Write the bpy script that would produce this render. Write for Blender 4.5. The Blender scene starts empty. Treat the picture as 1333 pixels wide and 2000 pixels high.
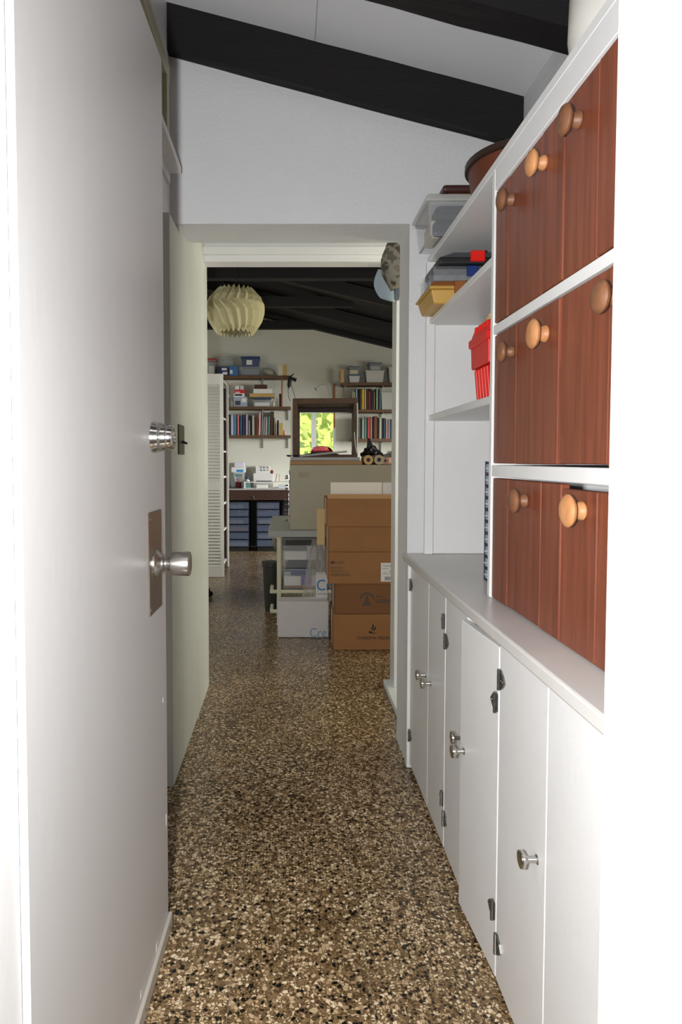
import bpy, bmesh, math, random
from mathutils import Vector, Matrix
random.seed(7)
R = math.radians
scene = bpy.context.scene
COL = scene.collection

# ------------------------------------------------------------------ camera
cam_d = bpy.data.cameras.new('camera')
cam = bpy.data.objects.new('camera', cam_d)
COL.objects.link(cam)
cam.location = (0, 0, 1.22)
cam.rotation_euler = (R(90 - 2.443), 0, 0)
cam_d.sensor_fit = 'VERTICAL'
cam_d.sensor_height = 36
cam_d.lens = 23.04
cam_d.shift_x = 0.05175
cam_d.shift_y = -0.0237
cam_d.clip_start = 0.02
scene.camera = cam

# ------------------------------------------------------------------ view, world, sun, large lights
vs = scene.view_settings
vs.view_transform = 'Standard'
vs.look = 'None'
vs.exposure = 0.0
vs.gamma = 1.0
vs.use_curve_mapping = False
world = bpy.data.worlds.new('world')
scene.world = world
world.use_nodes = True
bg = world.node_tree.nodes['Background']
bg.inputs[0].default_value = (0.75, 0.87, 1.0, 1)
bg.inputs[1].default_value = 1.2


def lamp(name, kind, loc, energy, color=(1, 1, 1), aim=None, **kw):
    d = bpy.data.lights.new(name, kind)
    d.energy = energy
    d.color = color
    for k, v in kw.items():
        setattr(d, k, v)
    o = bpy.data.objects.new(name, d)
    o.location = loc
    if aim is not None:
        o.rotation_euler = (Vector(aim) - Vector(loc)).to_track_quat('-Z', 'Y').to_euler()
    COL.objects.link(o)
    return o


lamp('sun', 'SUN', (0, 0, 12), 5.5, (1, 0.95, 0.85), aim=(-3, 9, 3), angle=R(1))
# flash of the hand-held camera, turned upright so that the flash sits left of the lens
lamp('camera_flash', 'SPOT', (-0.12, 0.0, 1.225), 172.0, (0.955, 0.98, 1.0), aim=(0.02, 3.0, 1.28), spot_size=R(150), spot_blend=0.35, shadow_soft_size=0.025)
# daylight through the windows of the workroom (right wall) and of the passage
lamp('daylight_workroom_near', 'AREA', (3.55, 4.7, 1.52), 58, (1.0, 0.95, 0.76), aim=(0, 4.9, 1.15), shape='RECTANGLE', size=2.0, size_y=1.2)
lamp('daylight_workroom_far', 'AREA', (3.55, 7.3, 1.52), 40, (0.95, 0.99, 1.0), aim=(-0.5, 8.6, 0.4), shape='RECTANGLE', size=1.5, size_y=1.1, spread=R(62))
lamp('fill_workroom_left', 'AREA', (-2.36, 5.3, 1.45), 22, (0.98, 1.0, 0.93), aim=(-0.8, 6.6, 1.1), shape='RECTANGLE', size=1.2, size_y=1.1)  # added fill that brightens the louvred door; no known window on this side
lamp('daylight_passage', 'AREA', (1.55, 3.08, 1.70), 13.5, (1.0, 0.99, 0.76), aim=(0, 3.08, 1.55), shape='RECTANGLE', size=0.44, size_y=1.1)

# ------------------------------------------------------------------ materials


def lin(c):
    return tuple(((x / 255) / 12.92 if x / 255 <= 0.04045 else ((x / 255 + 0.055) / 1.055) ** 2.4) for x in c)


MATS = {}


def mat(name, rgb=(200, 200, 200), rough=0.5, metal=0.0, var=0.0, vscale=8.0, stretch=(1, 1, 1), bump=0.0, bscale=80.0,
        alpha=1.0, trans=0.0, spec=0.5, emit=None, coat=0.0, sss=0.0, rgb2=None, ior=1.45):
    """Principled material; var mixes towards rgb2 (or a darker tone) by noise in world space, bump is fine relief."""
    if name in MATS:
        return MATS[name]
    m = bpy.data.materials.new(name)
    m.use_nodes = True
    nt = m.node_tree
    b = nt.nodes['Principled BSDF']
    c = lin(rgb)
    b.inputs['Base Color'].default_value = (*c, 1)
    b.inputs['Roughness'].default_value = rough
    b.inputs['Metallic'].default_value = metal
    b.inputs['Alpha'].default_value = alpha
    b.inputs['Transmission Weight'].default_value = trans
    b.inputs['Specular IOR Level'].default_value = spec
    b.inputs['Coat Weight'].default_value = coat
    b.inputs['IOR'].default_value = ior
    if emit:
        b.inputs['Emission Color'].default_value = (*lin(emit[0]), 1)
        b.inputs['Emission Strength'].default_value = emit[1]
    if var or bump:
        geo = nt.nodes.new('ShaderNodeNewGeometry')
        mp = nt.nodes.new('ShaderNodeMapping')
        mp.inputs['Scale'].default_value = stretch
        nt.links.new(geo.outputs['Position'], mp.inputs['Vector'])
    if var:
        n = nt.nodes.new('ShaderNodeTexNoise')
        n.inputs['Scale'].default_value = vscale
        n.inputs['Detail'].default_value = 5
        n.inputs['Roughness'].default_value = 0.6
        nt.links.new(mp.outputs[0], n.inputs['Vector'])
        rp = nt.nodes.new('ShaderNodeValToRGB')
        c2 = lin(rgb2) if rgb2 else tuple(x * (1 - var) for x in c)
        rp.color_ramp.elements[0].position = 0.32
        rp.color_ramp.elements[0].color = (*c2, 1)
        rp.color_ramp.elements[1].position = 0.68
        rp.color_ramp.elements[1].color = (*c, 1)
        nt.links.new(n.outputs['Fac'], rp.inputs[0])
        nt.links.new(rp.outputs[0], b.inputs['Base Color'])
    if bump:
        n2 = nt.nodes.new('ShaderNodeTexNoise')
        n2.inputs['Scale'].default_value = bscale
        n2.inputs['Detail'].default_value = 3
        nt.links.new(mp.outputs[0], n2.inputs['Vector'])
        bp = nt.nodes.new('ShaderNodeBump')
        bp.inputs['Strength'].default_value = bump
        bp.inputs['Distance'].default_value = 0.004
        nt.links.new(n2.outputs['Fac'], bp.inputs['Height'])
        nt.links.new(bp.outputs[0], b.inputs['Normal'])
    MATS[name] = m
    return m


def terrazzo():
    m = bpy.data.materials.new('terrazzo')
    m.use_nodes = True
    nt = m.node_tree
    b = nt.nodes['Principled BSDF']
    N, L = nt.nodes.new, nt.links.new
    geo = N('ShaderNodeNewGeometry')
    inf = N('ShaderNodeObjectInfo')
    add = N('ShaderNodeVectorMath')
    add.operation = 'MULTIPLY_ADD'
    add.inputs[1].default_value = (1, 1, 0)
    L(geo.outputs['Position'], add.inputs[0])
    cmb = N('ShaderNodeCombineXYZ')
    mul = N('ShaderNodeMath')
    mul.operation = 'MULTIPLY'
    mul.inputs[1].default_value = 7.0
    L(inf.outputs['Random'], mul.inputs[0])
    L(mul.outputs[0], cmb.inputs['Z'])
    L(cmb.outputs[0], add.inputs[2])
    # warp a little so that the chips look broken
    nz = N('ShaderNodeTexNoise')
    nz.inputs['Scale'].default_value = 130
    L(add.outputs[0], nz.inputs['Vector'])
    wrp = N('ShaderNodeVectorMath')
    wrp.operation = 'MULTIPLY_ADD'
    wrp.inputs[1].default_value = (0.011, 0.011, 0.0)
    L(nz.outputs['Color'], wrp.inputs[0])
    L(add.outputs[0], wrp.inputs[2])
    v1 = N('ShaderNodeTexVoronoi')
    v1.inputs['Scale'].default_value = 112
    L(wrp.outputs[0], v1.inputs['Vector'])
    ve = N('ShaderNodeTexVoronoi')
    ve.feature = 'DISTANCE_TO_EDGE'
    ve.inputs['Scale'].default_value = 112
    L(wrp.outputs[0], ve.inputs['Vector'])
    sep = N('ShaderNodeSeparateColor')
    L(v1.outputs['Color'], sep.inputs[0])
    rp = N('ShaderNodeValToRGB')
    rp.color_ramp.interpolation = 'CONSTANT'
    el = rp.color_ramp.elements
    cols = [(0.0, (20, 17, 15)), (0.20, (84, 64, 44)), (0.28, (130, 104, 74)), (0.42, (194, 168, 132)), (0.70, (226, 204, 172)), (0.92, (166, 138, 106))]
    el[0].position, el[0].color = 0.0, (*lin(cols[0][1]), 1)
    el[1].position, el[1].color = cols[1][0], (*lin(cols[1][1]), 1)
    for p, c in cols[2:]:
        e = el.new(p)
        e.color = (*lin(c), 1)
    L(sep.outputs[0], rp.inputs[0])
    # matrix between the chips: small grains of a second size
    v2 = N('ShaderNodeTexVoronoi')
    v2.inputs['Scale'].default_value = 260
    L(wrp.outputs[0], v2.inputs['Vector'])
    sep2 = N('ShaderNodeSeparateColor')
    L(v2.outputs['Color'], sep2.inputs[0])
    rp2 = N('ShaderNodeValToRGB')
    e2 = rp2.color_ramp.elements
    e2[0].position, e2[0].color = 0.1, (*lin((76, 58, 37)), 1)
    e2[1].position, e2[1].color = 0.9, (*lin((136, 110, 76)), 1)
    L(sep2.outputs[1], rp2.inputs[0])
    gt = N('ShaderNodeMath')
    gt.operation = 'GREATER_THAN'
    L(ve.outputs['Distance'], gt.inputs[0])
    thr = N('ShaderNodeMath')
    thr.operation = 'MULTIPLY_ADD'
    thr.inputs[1].default_value = 0.23
    thr.inputs[2].default_value = 0.02
    L(sep.outputs[2], thr.inputs[0])
    L(thr.outputs[0], gt.inputs[1])
    mx = N('ShaderNodeMix')
    mx.data_type = 'RGBA'
    L(gt.outputs[0], mx.inputs['Factor'])
    L(rp2.outputs[0], mx.inputs['A'])
    L(rp.outputs[0], mx.inputs['B'])
    # worn, dirtier areas
    nd = N('ShaderNodeTexNoise')
    nd.inputs['Scale'].default_value = 2.6
    nd.inputs['Detail'].default_value = 4
    L(geo.outputs['Position'], nd.inputs['Vector'])
    rd = N('ShaderNodeValToRGB')
    rd.color_ramp.elements[0].position, rd.color_ramp.elements[0].color = 0.3, (0.72, 0.70, 0.66, 1)
    rd.color_ramp.elements[1].position, rd.color_ramp.elements[1].color = 0.65, (1, 1, 1, 1)
    L(nd.outputs['Fac'], rd.inputs[0])
    mm = N('ShaderNodeMix')
    mm.data_type = 'RGBA'
    mm.blend_type = 'MULTIPLY'
    mm.inputs['Factor'].default_value = 1
    L(mx.outputs['Result'], mm.inputs['A'])
    L(rd.outputs[0], mm.inputs['B'])
    L(mm.outputs['Result'], b.inputs['Base Color'])
    rr = N('ShaderNodeMapRange')
    rr.inputs['To Min'].default_value = 0.16
    rr.inputs['To Max'].default_value = 0.32
    L(nd.outputs['Fac'], rr.inputs['Value'])
    L(rr.outputs[0], b.inputs['Roughness'])
    b.inputs['Specular IOR Level'].default_value = 0.55
    return m


def camo():
    m = bpy.data.materials.new('camouflage_cloth')
    m.use_nodes = True
    nt = m.node_tree
    b = nt.nodes['Principled BSDF']
    geo = nt.nodes.new('ShaderNodeNewGeometry')
    n = nt.nodes.new('ShaderNodeTexNoise')
    n.inputs['Scale'].default_value = 17
    n.inputs['Detail'].default_value = 3.0
    nt.links.new(geo.outputs['Position'], n.inputs['Vector'])
    rp = nt.nodes.new('ShaderNodeValToRGB')
    rp.color_ramp.interpolation = 'CONSTANT'
    el = rp.color_ramp.elements
    el[0].position, el[0].color = 0, (*lin((66, 60, 54)), 1)
    el[1].position, el[1].color = 0.42, (*lin((112, 106, 92)), 1)
    for p, c in ((0.47, (132, 124, 110)), (0.58, (92, 88, 77))):
        e = el.new(p)
        e.color = (*lin(c), 1)
    nt.links.new(n.outputs['Fac'], rp.inputs[0])
    nt.links.new(rp.outputs[0], b.inputs['Base Color'])
    b.inputs['Roughness'].default_value = 0.9
    return m


TERR = terrazzo()
CAMO = camo()
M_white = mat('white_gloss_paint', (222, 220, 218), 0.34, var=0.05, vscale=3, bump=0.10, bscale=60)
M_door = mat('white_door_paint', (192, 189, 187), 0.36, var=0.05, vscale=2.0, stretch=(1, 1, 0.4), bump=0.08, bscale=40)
M_wall = mat('white_stucco', (212, 211, 211), 0.8, var=0.03, vscale=4, bump=0.55, bscale=70)
M_stucco2 = mat('passage_stucco', (206, 207, 200), 0.7, var=0.06, vscale=6, stretch=(1, 1, 0.3), bump=0.35, bscale=60)
M_ceil = mat('white_ceiling_board', (205, 204, 205), 0.8, bump=0.12, bscale=50)
M_cream = mat('cream_trim_paint', (186, 180, 152), 0.5, var=0.06)
M_beam = mat('black_brown_beam', (17, 12, 12), 0.7, var=0.35, vscale=6, stretch=(0.5, 6, 6), bump=0.3, bscale=30)
M_roof = mat('dark_roof_boards', (19, 14, 11), 0.65, var=0.4, vscale=5, stretch=(0.6, 5, 5), bump=0.2, bscale=30)
M_roomwall = mat('workroom_plaster', (205, 202, 188), 0.85, bump=0.2, bscale=40)
M_mahog = mat('mahogany', (130, 70, 47), 0.40, var=0.45, vscale=6, stretch=(8, 8, 0.5), bump=0.08, bscale=60, rgb2=(100, 50, 33))
M_knobwood = mat('pale_turned_wood', (200, 146, 98), 0.5, var=0.2, vscale=30, stretch=(1, 1, 0.3), rgb2=(166, 110, 68))
M_knobdark = mat('dark_turned_wood', (124, 82, 55), 0.5, var=0.3, vscale=30)
M_chrome = mat('chrome', (205, 204, 200), 0.16, 1.0)
M_chromedk = mat('tarnished_chrome', (150, 149, 145), 0.28, 1.0, var=0.4, vscale=120)
M_nickel = mat('brushed_nickel', (188, 184, 178), 0.3, 1.0)
M_bronze = mat('aged_metal_plate', (178, 168, 158), 0.27, 1.0)
M_blackm = mat('black_plastic', (24, 24, 25), 0.5)
M_black2 = mat('black_bag_plastic', (20, 20, 22), 0.3)
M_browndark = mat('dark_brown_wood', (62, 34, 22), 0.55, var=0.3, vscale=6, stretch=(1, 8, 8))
M_shelfwood = mat('shelf_wood', (104, 74, 48), 0.6, var=0.3, vscale=8, stretch=(1, 8, 8))
M_frame = mat('frame_wood', (104, 74, 50), 0.6, var=0.35, vscale=10, stretch=(3, 3, 3))
M_tan = mat('pale_wood_block', (190, 156, 96), 0.6, var=0.1)
M_card = mat('cardboard', (148, 102, 60), 0.8, var=0.10, vscale=5, stretch=(1, 1, 2), bump=0.1, bscale=30)
M_card2 = mat('cardboard_darker', (124, 82, 47), 0.8, var=0.12, vscale=5, bump=0.1, bscale=30)
M_cardlight = mat('cardboard_flap', (205, 160, 110), 0.8)
M_paper = mat('white_paper', (218, 214, 208), 0.7)
M_foamw = mat('white_carton', (214, 208, 204), 0.5, var=0.06)
M_ink = mat('black_ink', (28, 26, 25), 0.7)
M_inkfaint = mat('faded_grey_ink', (84, 70, 56), 0.8)
M_inkblue = mat('blue_ink', (28, 120, 176), 0.6)
M_film = mat('clear_film', (226, 224, 220), 0.16, alpha=0.26, bump=0.8, bscale=26)
M_clear = mat('clear_plastic', (222, 225, 228), 0.12, alpha=0.11, spec=0.6)
M_frost = mat('frosted_plastic', (214, 212, 206), 0.3, alpha=0.55)
M_glass = mat('window_glass', (235, 245, 240), 0.02, alpha=0.06)
M_bluetint = mat('blue_tinted_plastic', (92, 101, 124), 0.2, alpha=0.5)
M_red = mat('red_plastic', (218, 30, 20), 0.38)
M_tackle = mat('tan_plastic', (188, 148, 72), 0.42)
M_tacklelid = mat('brown_plastic_lid', (142, 84, 40), 0.4)
M_beige = mat('beige_enamel', (158, 149, 124), 0.45, var=0.05, vscale=3)
M_greytop = mat('grey_laminate', (154, 155, 148), 0.4)
M_creammetal = mat('cream_enamel', (205, 200, 172), 0.45)
M_lantern = mat('ivory_lantern_paper', (214, 204, 158), 0.6)
M_louver = mat('white_louver_paint', (226, 222, 214), 0.45)
M_slategrey = mat('slate_grey', (92, 98, 108), 0.5)
M_pinkcloth = mat('coral_cloth', (252, 122, 128), 0.8)
M_redcloth = mat('red_cloth', (224, 50, 44), 0.8)
M_boardgrey = mat('grey_board', (168, 166, 162), 0.6)
M_bluelid = mat('navy_lid', (42, 58, 92), 0.4)
M_leather = mat('tub_brown', (98, 50, 30), 0.5, var=0.25, vscale=8)
M_rim = mat('tub_rim', (48, 34, 26), 0.45)
M_hill = mat('hill_leaves', (214, 222, 130), 0.8, var=0.5, vscale=2.6, rgb2=(150, 178, 70))

# ------------------------------------------------------------------ mesh helpers


def BM():
    return bmesh.new()


def box(bm, x0, x1, y0, y1, z0, z1, bev=0.0, seg=1, M=None):
    r = bmesh.ops.create_cube(bm, size=1)
    vs_ = r['verts']
    for v in vs_:
        v.co = Vector(((x0 + x1) / 2 + v.co.x * (x1 - x0), (y0 + y1) / 2 + v.co.y * (y1 - y0), (z0 + z1) / 2 + v.co.z * (z1 - z0)))
    if bev > 0:
        es = list({e for v in vs_ for e in v.link_edges})
        b = bmesh.ops.bevel(bm, geom=es, offset=bev, segments=seg, affect='EDGES', profile=0.5)
        vs_ = list({v for f in b['faces'] for v in f.verts} | {v for v in vs_ if v.is_valid})
    if M is not None:
        for v in vs_:
            v.co = M @ v.co
    return vs_


def hexa(bm, lo, hi, z0, z1, bev=0.0, seg=2):
    """box with different lower and upper rectangles (x0,x1,y0,y1)."""
    r = bmesh.ops.create_cube(bm, size=1)
    vs_ = r['verts']
    for v in vs_:
        q = hi if v.co.z > 0 else lo
        v.co = Vector((q[1] if v.co.x > 0 else q[0], q[3] if v.co.y > 0 else q[2], z1 if v.co.z > 0 else z0))
    if bev > 0:
        es = list({e for v in vs_ for e in v.link_edges})
        bmesh.ops.bevel(bm, geom=es, offset=bev, segments=seg, affect='EDGES', profile=0.5)


def ring_surface(bm, rings, cap0=True, cap1=True, closed=True):
    vv = [[bm.verts.new(p) for p in ring] for ring in rings]
    n = len(vv[0])
    for a, b in zip(vv[:-1], vv[1:]):
        for i in range(n if closed else n - 1):
            j = (i + 1) % n
            bm.faces.new((a[i], a[j], b[j], b[i]))
    if closed and cap0:
        bm.faces.new(list(reversed(vv[0])))
    if closed and cap1:
        bm.faces.new(vv[-1])
    return vv


def lathe(bm, prof, o, axis=(0, 0, 1), n=24, cap0=True, cap1=True):
    """prof: (radius, distance along axis)."""
    ax = Vector(axis).normalized()
    t = Vector((0, 0, 1)) if abs(ax.z) < 0.9 else Vector((1, 0, 0))
    u = ax.cross(t).normalized()
    w = ax.cross(u)
    o = Vector(o)
    rings = []
    for r, h in prof:
        rings.append([o + ax * h + (u * math.cos(2 * math.pi * i / n) + w * math.sin(2 * math.pi * i / n)) * max(r, 1e-4) for i in range(n)])
    ring_surface(bm, rings, cap0, cap1)


def cyl(bm, p0, p1, r0, r1=None, n=16):
    p0, p1 = Vector(p0), Vector(p1)
    lathe(bm, [(r0, 0), (r0 if r1 is None else r1, (p1 - p0).length)], p0, p1 - p0, n)


def tube(bm, pts, r, n=8):
    pts = [Vector(p) for p in pts]
    rings = []
    for i, p in enumerate(pts):
        d = (pts[min(i + 1, len(pts) - 1)] - pts[max(i - 1, 0)]).normalized()
        t = Vector((0, 0, 1)) if abs(d.z) < 0.9 else Vector((1, 0, 0))
        u = d.cross(t).normalized()
        w = d.cross(u)
        rings.append([p + (u * math.cos(2 * math.pi * k / n) + w * math.sin(2 * math.pi * k / n)) * r for k in range(n)])
    ring_surface(bm, rings)


def prism(bm, poly, axis, a0, a1):
    """poly of 2D points in the two axes other than `axis`, extruded a0..a1."""
    def P(q, a):
        if axis == 'x':
            return Vector((a, q[0], q[1]))
        if axis == 'y':
            return Vector((q[0], a, q[1]))
        return Vector((q[0], q[1], a))
    A = [bm.verts.new(P(q, a0)) for q in poly]
    B = [bm.verts.new(P(q, a1)) for q in poly]
    n = len(poly)
    bm.faces.new(list(reversed(A)))
    bm.faces.new(B)
    for i in range(n):
        j = (i + 1) % n
        bm.faces.new((A[i], A[j], B[j], B[i]))


def wmat(o):
    M = Matrix.LocRotScale(o.location, o.rotation_euler, o.scale)
    return wmat(o.parent) @ o.matrix_parent_inverse @ M if o.parent else M


def mk(name, bm, m, parent=None, local=False, smooth=False, base=True):
    """link the bmesh as one object; built in world coordinates unless local."""
    bmesh.ops.recalc_face_normals(bm, faces=bm.faces[:])
    me = bpy.data.meshes.new(name)
    bm.to_mesh(me)
    bm.free()
    me.materials.append(m)
    if smooth:
        for p in me.polygons:
            p.use_smooth = True
        try:
            me.set_sharp_from_angle(angle=R(40))
        except Exception:
            pass
    o = bpy.data.objects.new(name, me)
    COL.objects.link(o)
    if parent is not None:
        o.parent = parent
        if not local:
            me.transform(wmat(parent).inverted())
    elif base and not local and len(me.vertices):
        xs = [v.co for v in me.vertices]
        c = Vector(((min(v.x for v in xs) + max(v.x for v in xs)) / 2, (min(v.y for v in xs) + max(v.y for v in xs)) / 2, min(v.z for v in xs)))
        me.transform(Matrix.Translation(-c))
        o.location = c
    return o


def tag(o, label, cat, group=None):
    o['label'] = label
    o['category'] = cat
    if group:
        o['group'] = group
    return o


def thing(name, label, cat, loc=(0, 0, 0), rz=0.0, group=None):
    o = bpy.data.objects.new(name, None)
    o.empty_display_size = 0.05
    COL.objects.link(o)
    o.location = loc
    o.rotation_euler = (0, 0, rz)
    return tag(o, label, cat, group)


def struct(name, bm, m, parent=None, smooth=False):
    o = mk(name, bm, m, parent, smooth=smooth, base=False)
    o['kind'] = 'structure'
    return o


def sroot(name, loc=(0, 0, 0), rz=0.0):
    o = bpy.data.objects.new(name, None)
    o.empty_display_size = 0.05
    COL.objects.link(o)
    o.location = loc
    o.rotation_euler = (0, 0, rz)
    o['kind'] = 'structure'
    return o


def bx(name, m, parent, x0, x1, y0, y1, z0, z1, bev=0.0, seg=1, local=False):
    b = BM()
    box(b, x0, x1, y0, y1, z0, z1, bev, seg)
    return mk(name, b, m, parent, local)


def sbox(name, m, *boxes, bev=0.0):
    b = BM()
    for q in boxes:
        box(b, *q, bev=bev)
    return struct(name, b, m)


def text(name, s, size, loc, rot, m, parent, align='LEFT', sx=1.0, local=False):
    cu = bpy.data.curves.new(name, 'FONT')
    cu.body = s
    cu.size = size
    cu.align_x = align
    cu.extrude = 0.0004
    cu.resolution_u = 3
    tmp = bpy.data.objects.new('t', cu)
    COL.objects.link(tmp)
    dg = bpy.context.evaluated_depsgraph_get()
    me = bpy.data.meshes.new_from_object(tmp.evaluated_get(dg))
    bpy.data.objects.remove(tmp)
    me.transform(Matrix.Translation(loc) @ Matrix.LocRotScale(None, __import__('mathutils').Euler(rot), (sx, 1, 1)))
    me.materials.clear()
    me.materials.append(m)
    me.name = name
    o = bpy.data.objects.new(name, me)
    COL.objects.link(o)
    if parent:
        o.parent = parent
        if not local:
            me.transform(wmat(parent).inverted())
    return o


# ================================================================== THE SETTING
# ---- floor: slab with terrazzo tiles laid on it
floor = sbox('floor', mat('floor_grout', (116, 102, 80), 0.8), (-2.5, 3.8, -2.2, 9.35, -0.12, -0.0014))
T = 0.325
tile_b = BM()
box(tile_b, -T / 2 + 0.0011, T / 2 - 0.0011, -T / 2 + 0.0011, T / 2 - 0.0011, -0.012, 0.0)
tm = bpy.data.meshes.new('floor_tile')
tile_b.to_mesh(tm)
tile_b.free()
tm.materials.append(TERR)
X0, Y0 = -0.134, 2.46
rest = BM()
for i in range(-7, 12):
    for j in range(-14, 22):
        cx, cy = X0 + (i + 0.5) * T, Y0 + (j + 0.5) * T
        if cy > 9.3:
            continue
        near = (1.0 < cy < 3.5 and -0.75 < cx < 0.75) or (3.5 <= cy < 9.3 and -0.25 - 0.09 * cy < cx < 0.50 + 0.05 * cy)
        if near:
            t = bpy.data.objects.new('floor_tile', tm)
            t.location = (cx, cy, random.uniform(-0.0006, 0.0004))
            t.parent = floor
            COL.objects.link(t)
        else:
            box(rest, cx - T / 2 + 0.0011, cx + T / 2 - 0.0011, cy - T / 2 + 0.0011, cy + T / 2 - 0.0011, -0.012, -0.0003)
o = mk('floor_tiles', rest, TERR, floor)
o['kind'] = 'stuff'

# ---- corridor walls
sbox('wall_right', M_wall, (0.90, 1.0, 0.82, 2.6, 0, 3.0))
sbox('wall_far', M_wall, (0.475, 1.0, 2.6, 2.82, 0, 2.14), (-0.6, 1.0, 2.6, 2.82, 2.14, 3.1))
sbox('wall_left', M_white, (-0.56, -0.46, 0.82, 1.0, 0, 3.1), (-0.56, -0.46, 1.0, 2.6, 2.11, 3.1))
sbox('wall_left_passage', M_stucco2, (-0.56, -0.428, 2.62, 3.36, 0, 2.7), (-0.56, -0.428, 2.40, 2.62, 0, 2.11))
b = BM()
for x0, x1 in ((-1.2, 1.7),):
    prism(b, [(x0, 2.833 - 0.256 * x0), (x1, 2.833 - 0.256 * x1), (x1, 2.9 - 0.256 * x1), (x0, 2.9 - 0.256 * x0)], 'y', 0.5, 3.42)
struct('ceiling', b, M_ceil)
# board joint of the ceiling
b = BM()
prism(b, [(0.10, 2.8315 - 0.0256), (0.104, 2.8315 - 0.0266), (0.104, 2.84 - 0.0266), (0.10, 2.84 - 0.0256)], 'y', 0.9, 2.6)
struct('ceiling_joint', b, mat('joint_grey', (160, 160, 160), 0.9))


def beam(name, y0, y1, x0, x1, depth):
    bb = BM()
    prism(bb, [(x0, 2.834 - 0.256 * x0), (x1, 2.834 - 0.256 * x1), (x1, 2.834 - depth - 0.256 * x1), (x0, 2.834 - depth - 0.256 * x0)], 'y', y0, y1)
    bmesh.ops.subdivide_edges(bb, edges=bb.edges[:], cuts=6, use_grid_fill=True)
    for v in bb.verts:
        v.co.z += random.uniform(-0.003, 0.003)
    return struct(name, bb, M_beam)


beam('ceiling_beam', 2.555, 2.60, -0.459, 0.898, 0.177)
beam('ceiling_beam', 1.92, 2.03, -0.459, 0.898, 0.177)
beam('ceiling_beam', 1.27, 1.38, -0.459, 0.898, 0.177)

# ---- entry wall around the door the camera looks through
sbox('wall_entry', M_white, (-2.4, -0.40, 0.62, 0.80, 0, 3.2), (0.46, 2.4, 0.62, 0.80, 0, 3.2), (-0.40, 0.46, 0.62, 0.80, 2.32, 3.2))
sbox('trim_1', M_white, (-0.40, -0.345, 0.58, 0.822, 0, 2.32), bev=0.002)
sbox('trim_2', M_white, (0.402, 0.462, 0.60, 0.822, 0, 2.32), (0.388, 0.402, 0.68, 0.775, 0, 2.32), (0.402, 0.49, 0.565, 0.60, 0, 2.4), bev=0.002)
sbox('trim_3', M_white, (-0.40, 0.46, 0.60, 0.822, 2.27, 2.32), bev=0.002)
# plain room behind the camera
sbox('wall_back_room', M_wall, (-2.4, -2.3, -2.2, 0.62, 0, 2.9), (2.3, 2.4, -2.2, 0.62, 0, 2.9), (-2.4, 2.4, -2.2, -2.1, 0, 2.9))
sbox('ceiling_back_room', M_ceil, (-2.4, 2.4, -2.2, 0.62, 2.8, 2.9))

# ---- left side doorway with ledge and transom above
d2 = sroot('door_2', (-0.545, 1.7, 0))
bx('door_panel', M_door, d2, -0.555, -0.525, 1.0, 2.40, 0.005, 2.11)
sbox('trim_4', M_white, (-0.46, -0.402, 1.0, 2.52, 2.298, 2.322), (-0.46, -0.448, 1.0, 2.54, 2.27, 2.298), bev=0.002)
sbox('trim_5', M_cream, (-0.46, -0.440, 1.0, 2.50, 2.62, 2.68), (-0.46, -0.440, 2.44, 2.48, 2.322, 2.62), (-0.46, -0.446, 2.30, 2.36, 2.322, 2.62),
     (-0.46, -0.446, 1.0, 1.06, 2.322, 2.62), (-0.46, -0.446, 1.6, 1.66, 2.322, 2.62), bev=0.002)
sbox('window_2', mat('transom_pane', (176, 170, 138), 0.25), (-0.459, -0.454, 1.02, 2.47, 2.33, 2.62))

# ---- passage between corridor and workroom
sbox('wall_passage_right', M_stucco2, (1.45, 1.55, 2.82, 3.36, 0, 1.1), (1.45, 1.55, 2.82, 3.36, 2.3, 3.0), (1.0, 1.5, 2.72, 2.82, 0, 3.0))
sbox('trim_6', mat('white_step_paint', (214, 216, 212), 0.4), (0.515, 1.0, 2.83, 3.50, 0.0, 0.034), bev=0.003)
sbox('wall_partition', M_white, (-2.4, -0.428, 3.36, 3.50, 0, 3.6), (0.585, 3.7, 3.36, 3.50, 0, 3.6), (-0.428, 0.585, 3.38, 3.50, 2.29, 3.6))
sbox('trim_7', M_white, (-0.428, 0.585, 3.345, 3.48, 2.255, 2.292), (-0.428, 0.585, 3.36, 3.46, 2.222, 2.255), bev=0.002)
sbox('trim_8', M_white, (0.552, 0.587, 3.37, 3.50, 0.034, 2.222), bev=0.002)

# ---- workroom shell
sbox('wall_workroom_left', M_roomwall, (-2.5, -2.4, 3.36, 4.6, 0, 3.9), (-2.5, -2.4, 6.0, 9.3, 0, 3.9), (-2.5, -2.4, 4.6, 6.0, 0, 0.88), (-2.5, -2.4, 4.6, 6.0, 2.02, 3.9))  # opening added behind the left fill lamp
sbox('wall_workroom_right', M_roomwall, (3.6, 3.7, 3.36, 3.7, 0, 3), (3.6, 3.7, 5.7, 6.4, 0, 3), (3.6, 3.7, 8.2, 9.3, 0, 3), (3.6, 3.7, 3.7, 5.7, 0, 0.92), (3.6, 3.7, 6.4, 8.2, 0, 0.92),
     (3.6, 3.7, 3.7, 5.7, 2.12, 3), (3.6, 3.7, 6.4, 8.2, 2.12, 3))
WX0, WX1, WZ0, WZ1 = 0.105, 0.662, 1.20, 1.935
sbox('wall_workroom_far', M_roomwall, (-2.4, WX0, 9.2, 9.3, 0, 3.8), (WX1, 3.7, 9.2, 9.3, 0, 3.8), (WX0, WX1, 9.2, 9.3, 0, WZ0), (WX0, WX1, 9.2, 9.3, WZ1, 3.8))
b = BM()
prism(b, [(-2.5, 3.16 + 0.24 * 2.5), (3.8, 3.16 - 0.24 * 3.8), (3.8, 3.26 - 0.24 * 3.8), (-2.5, 3.26 + 0.24 * 2.5)], 'y', 3.3, 9.4)
struct('ceiling_workroom', b, M_roof)
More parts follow.
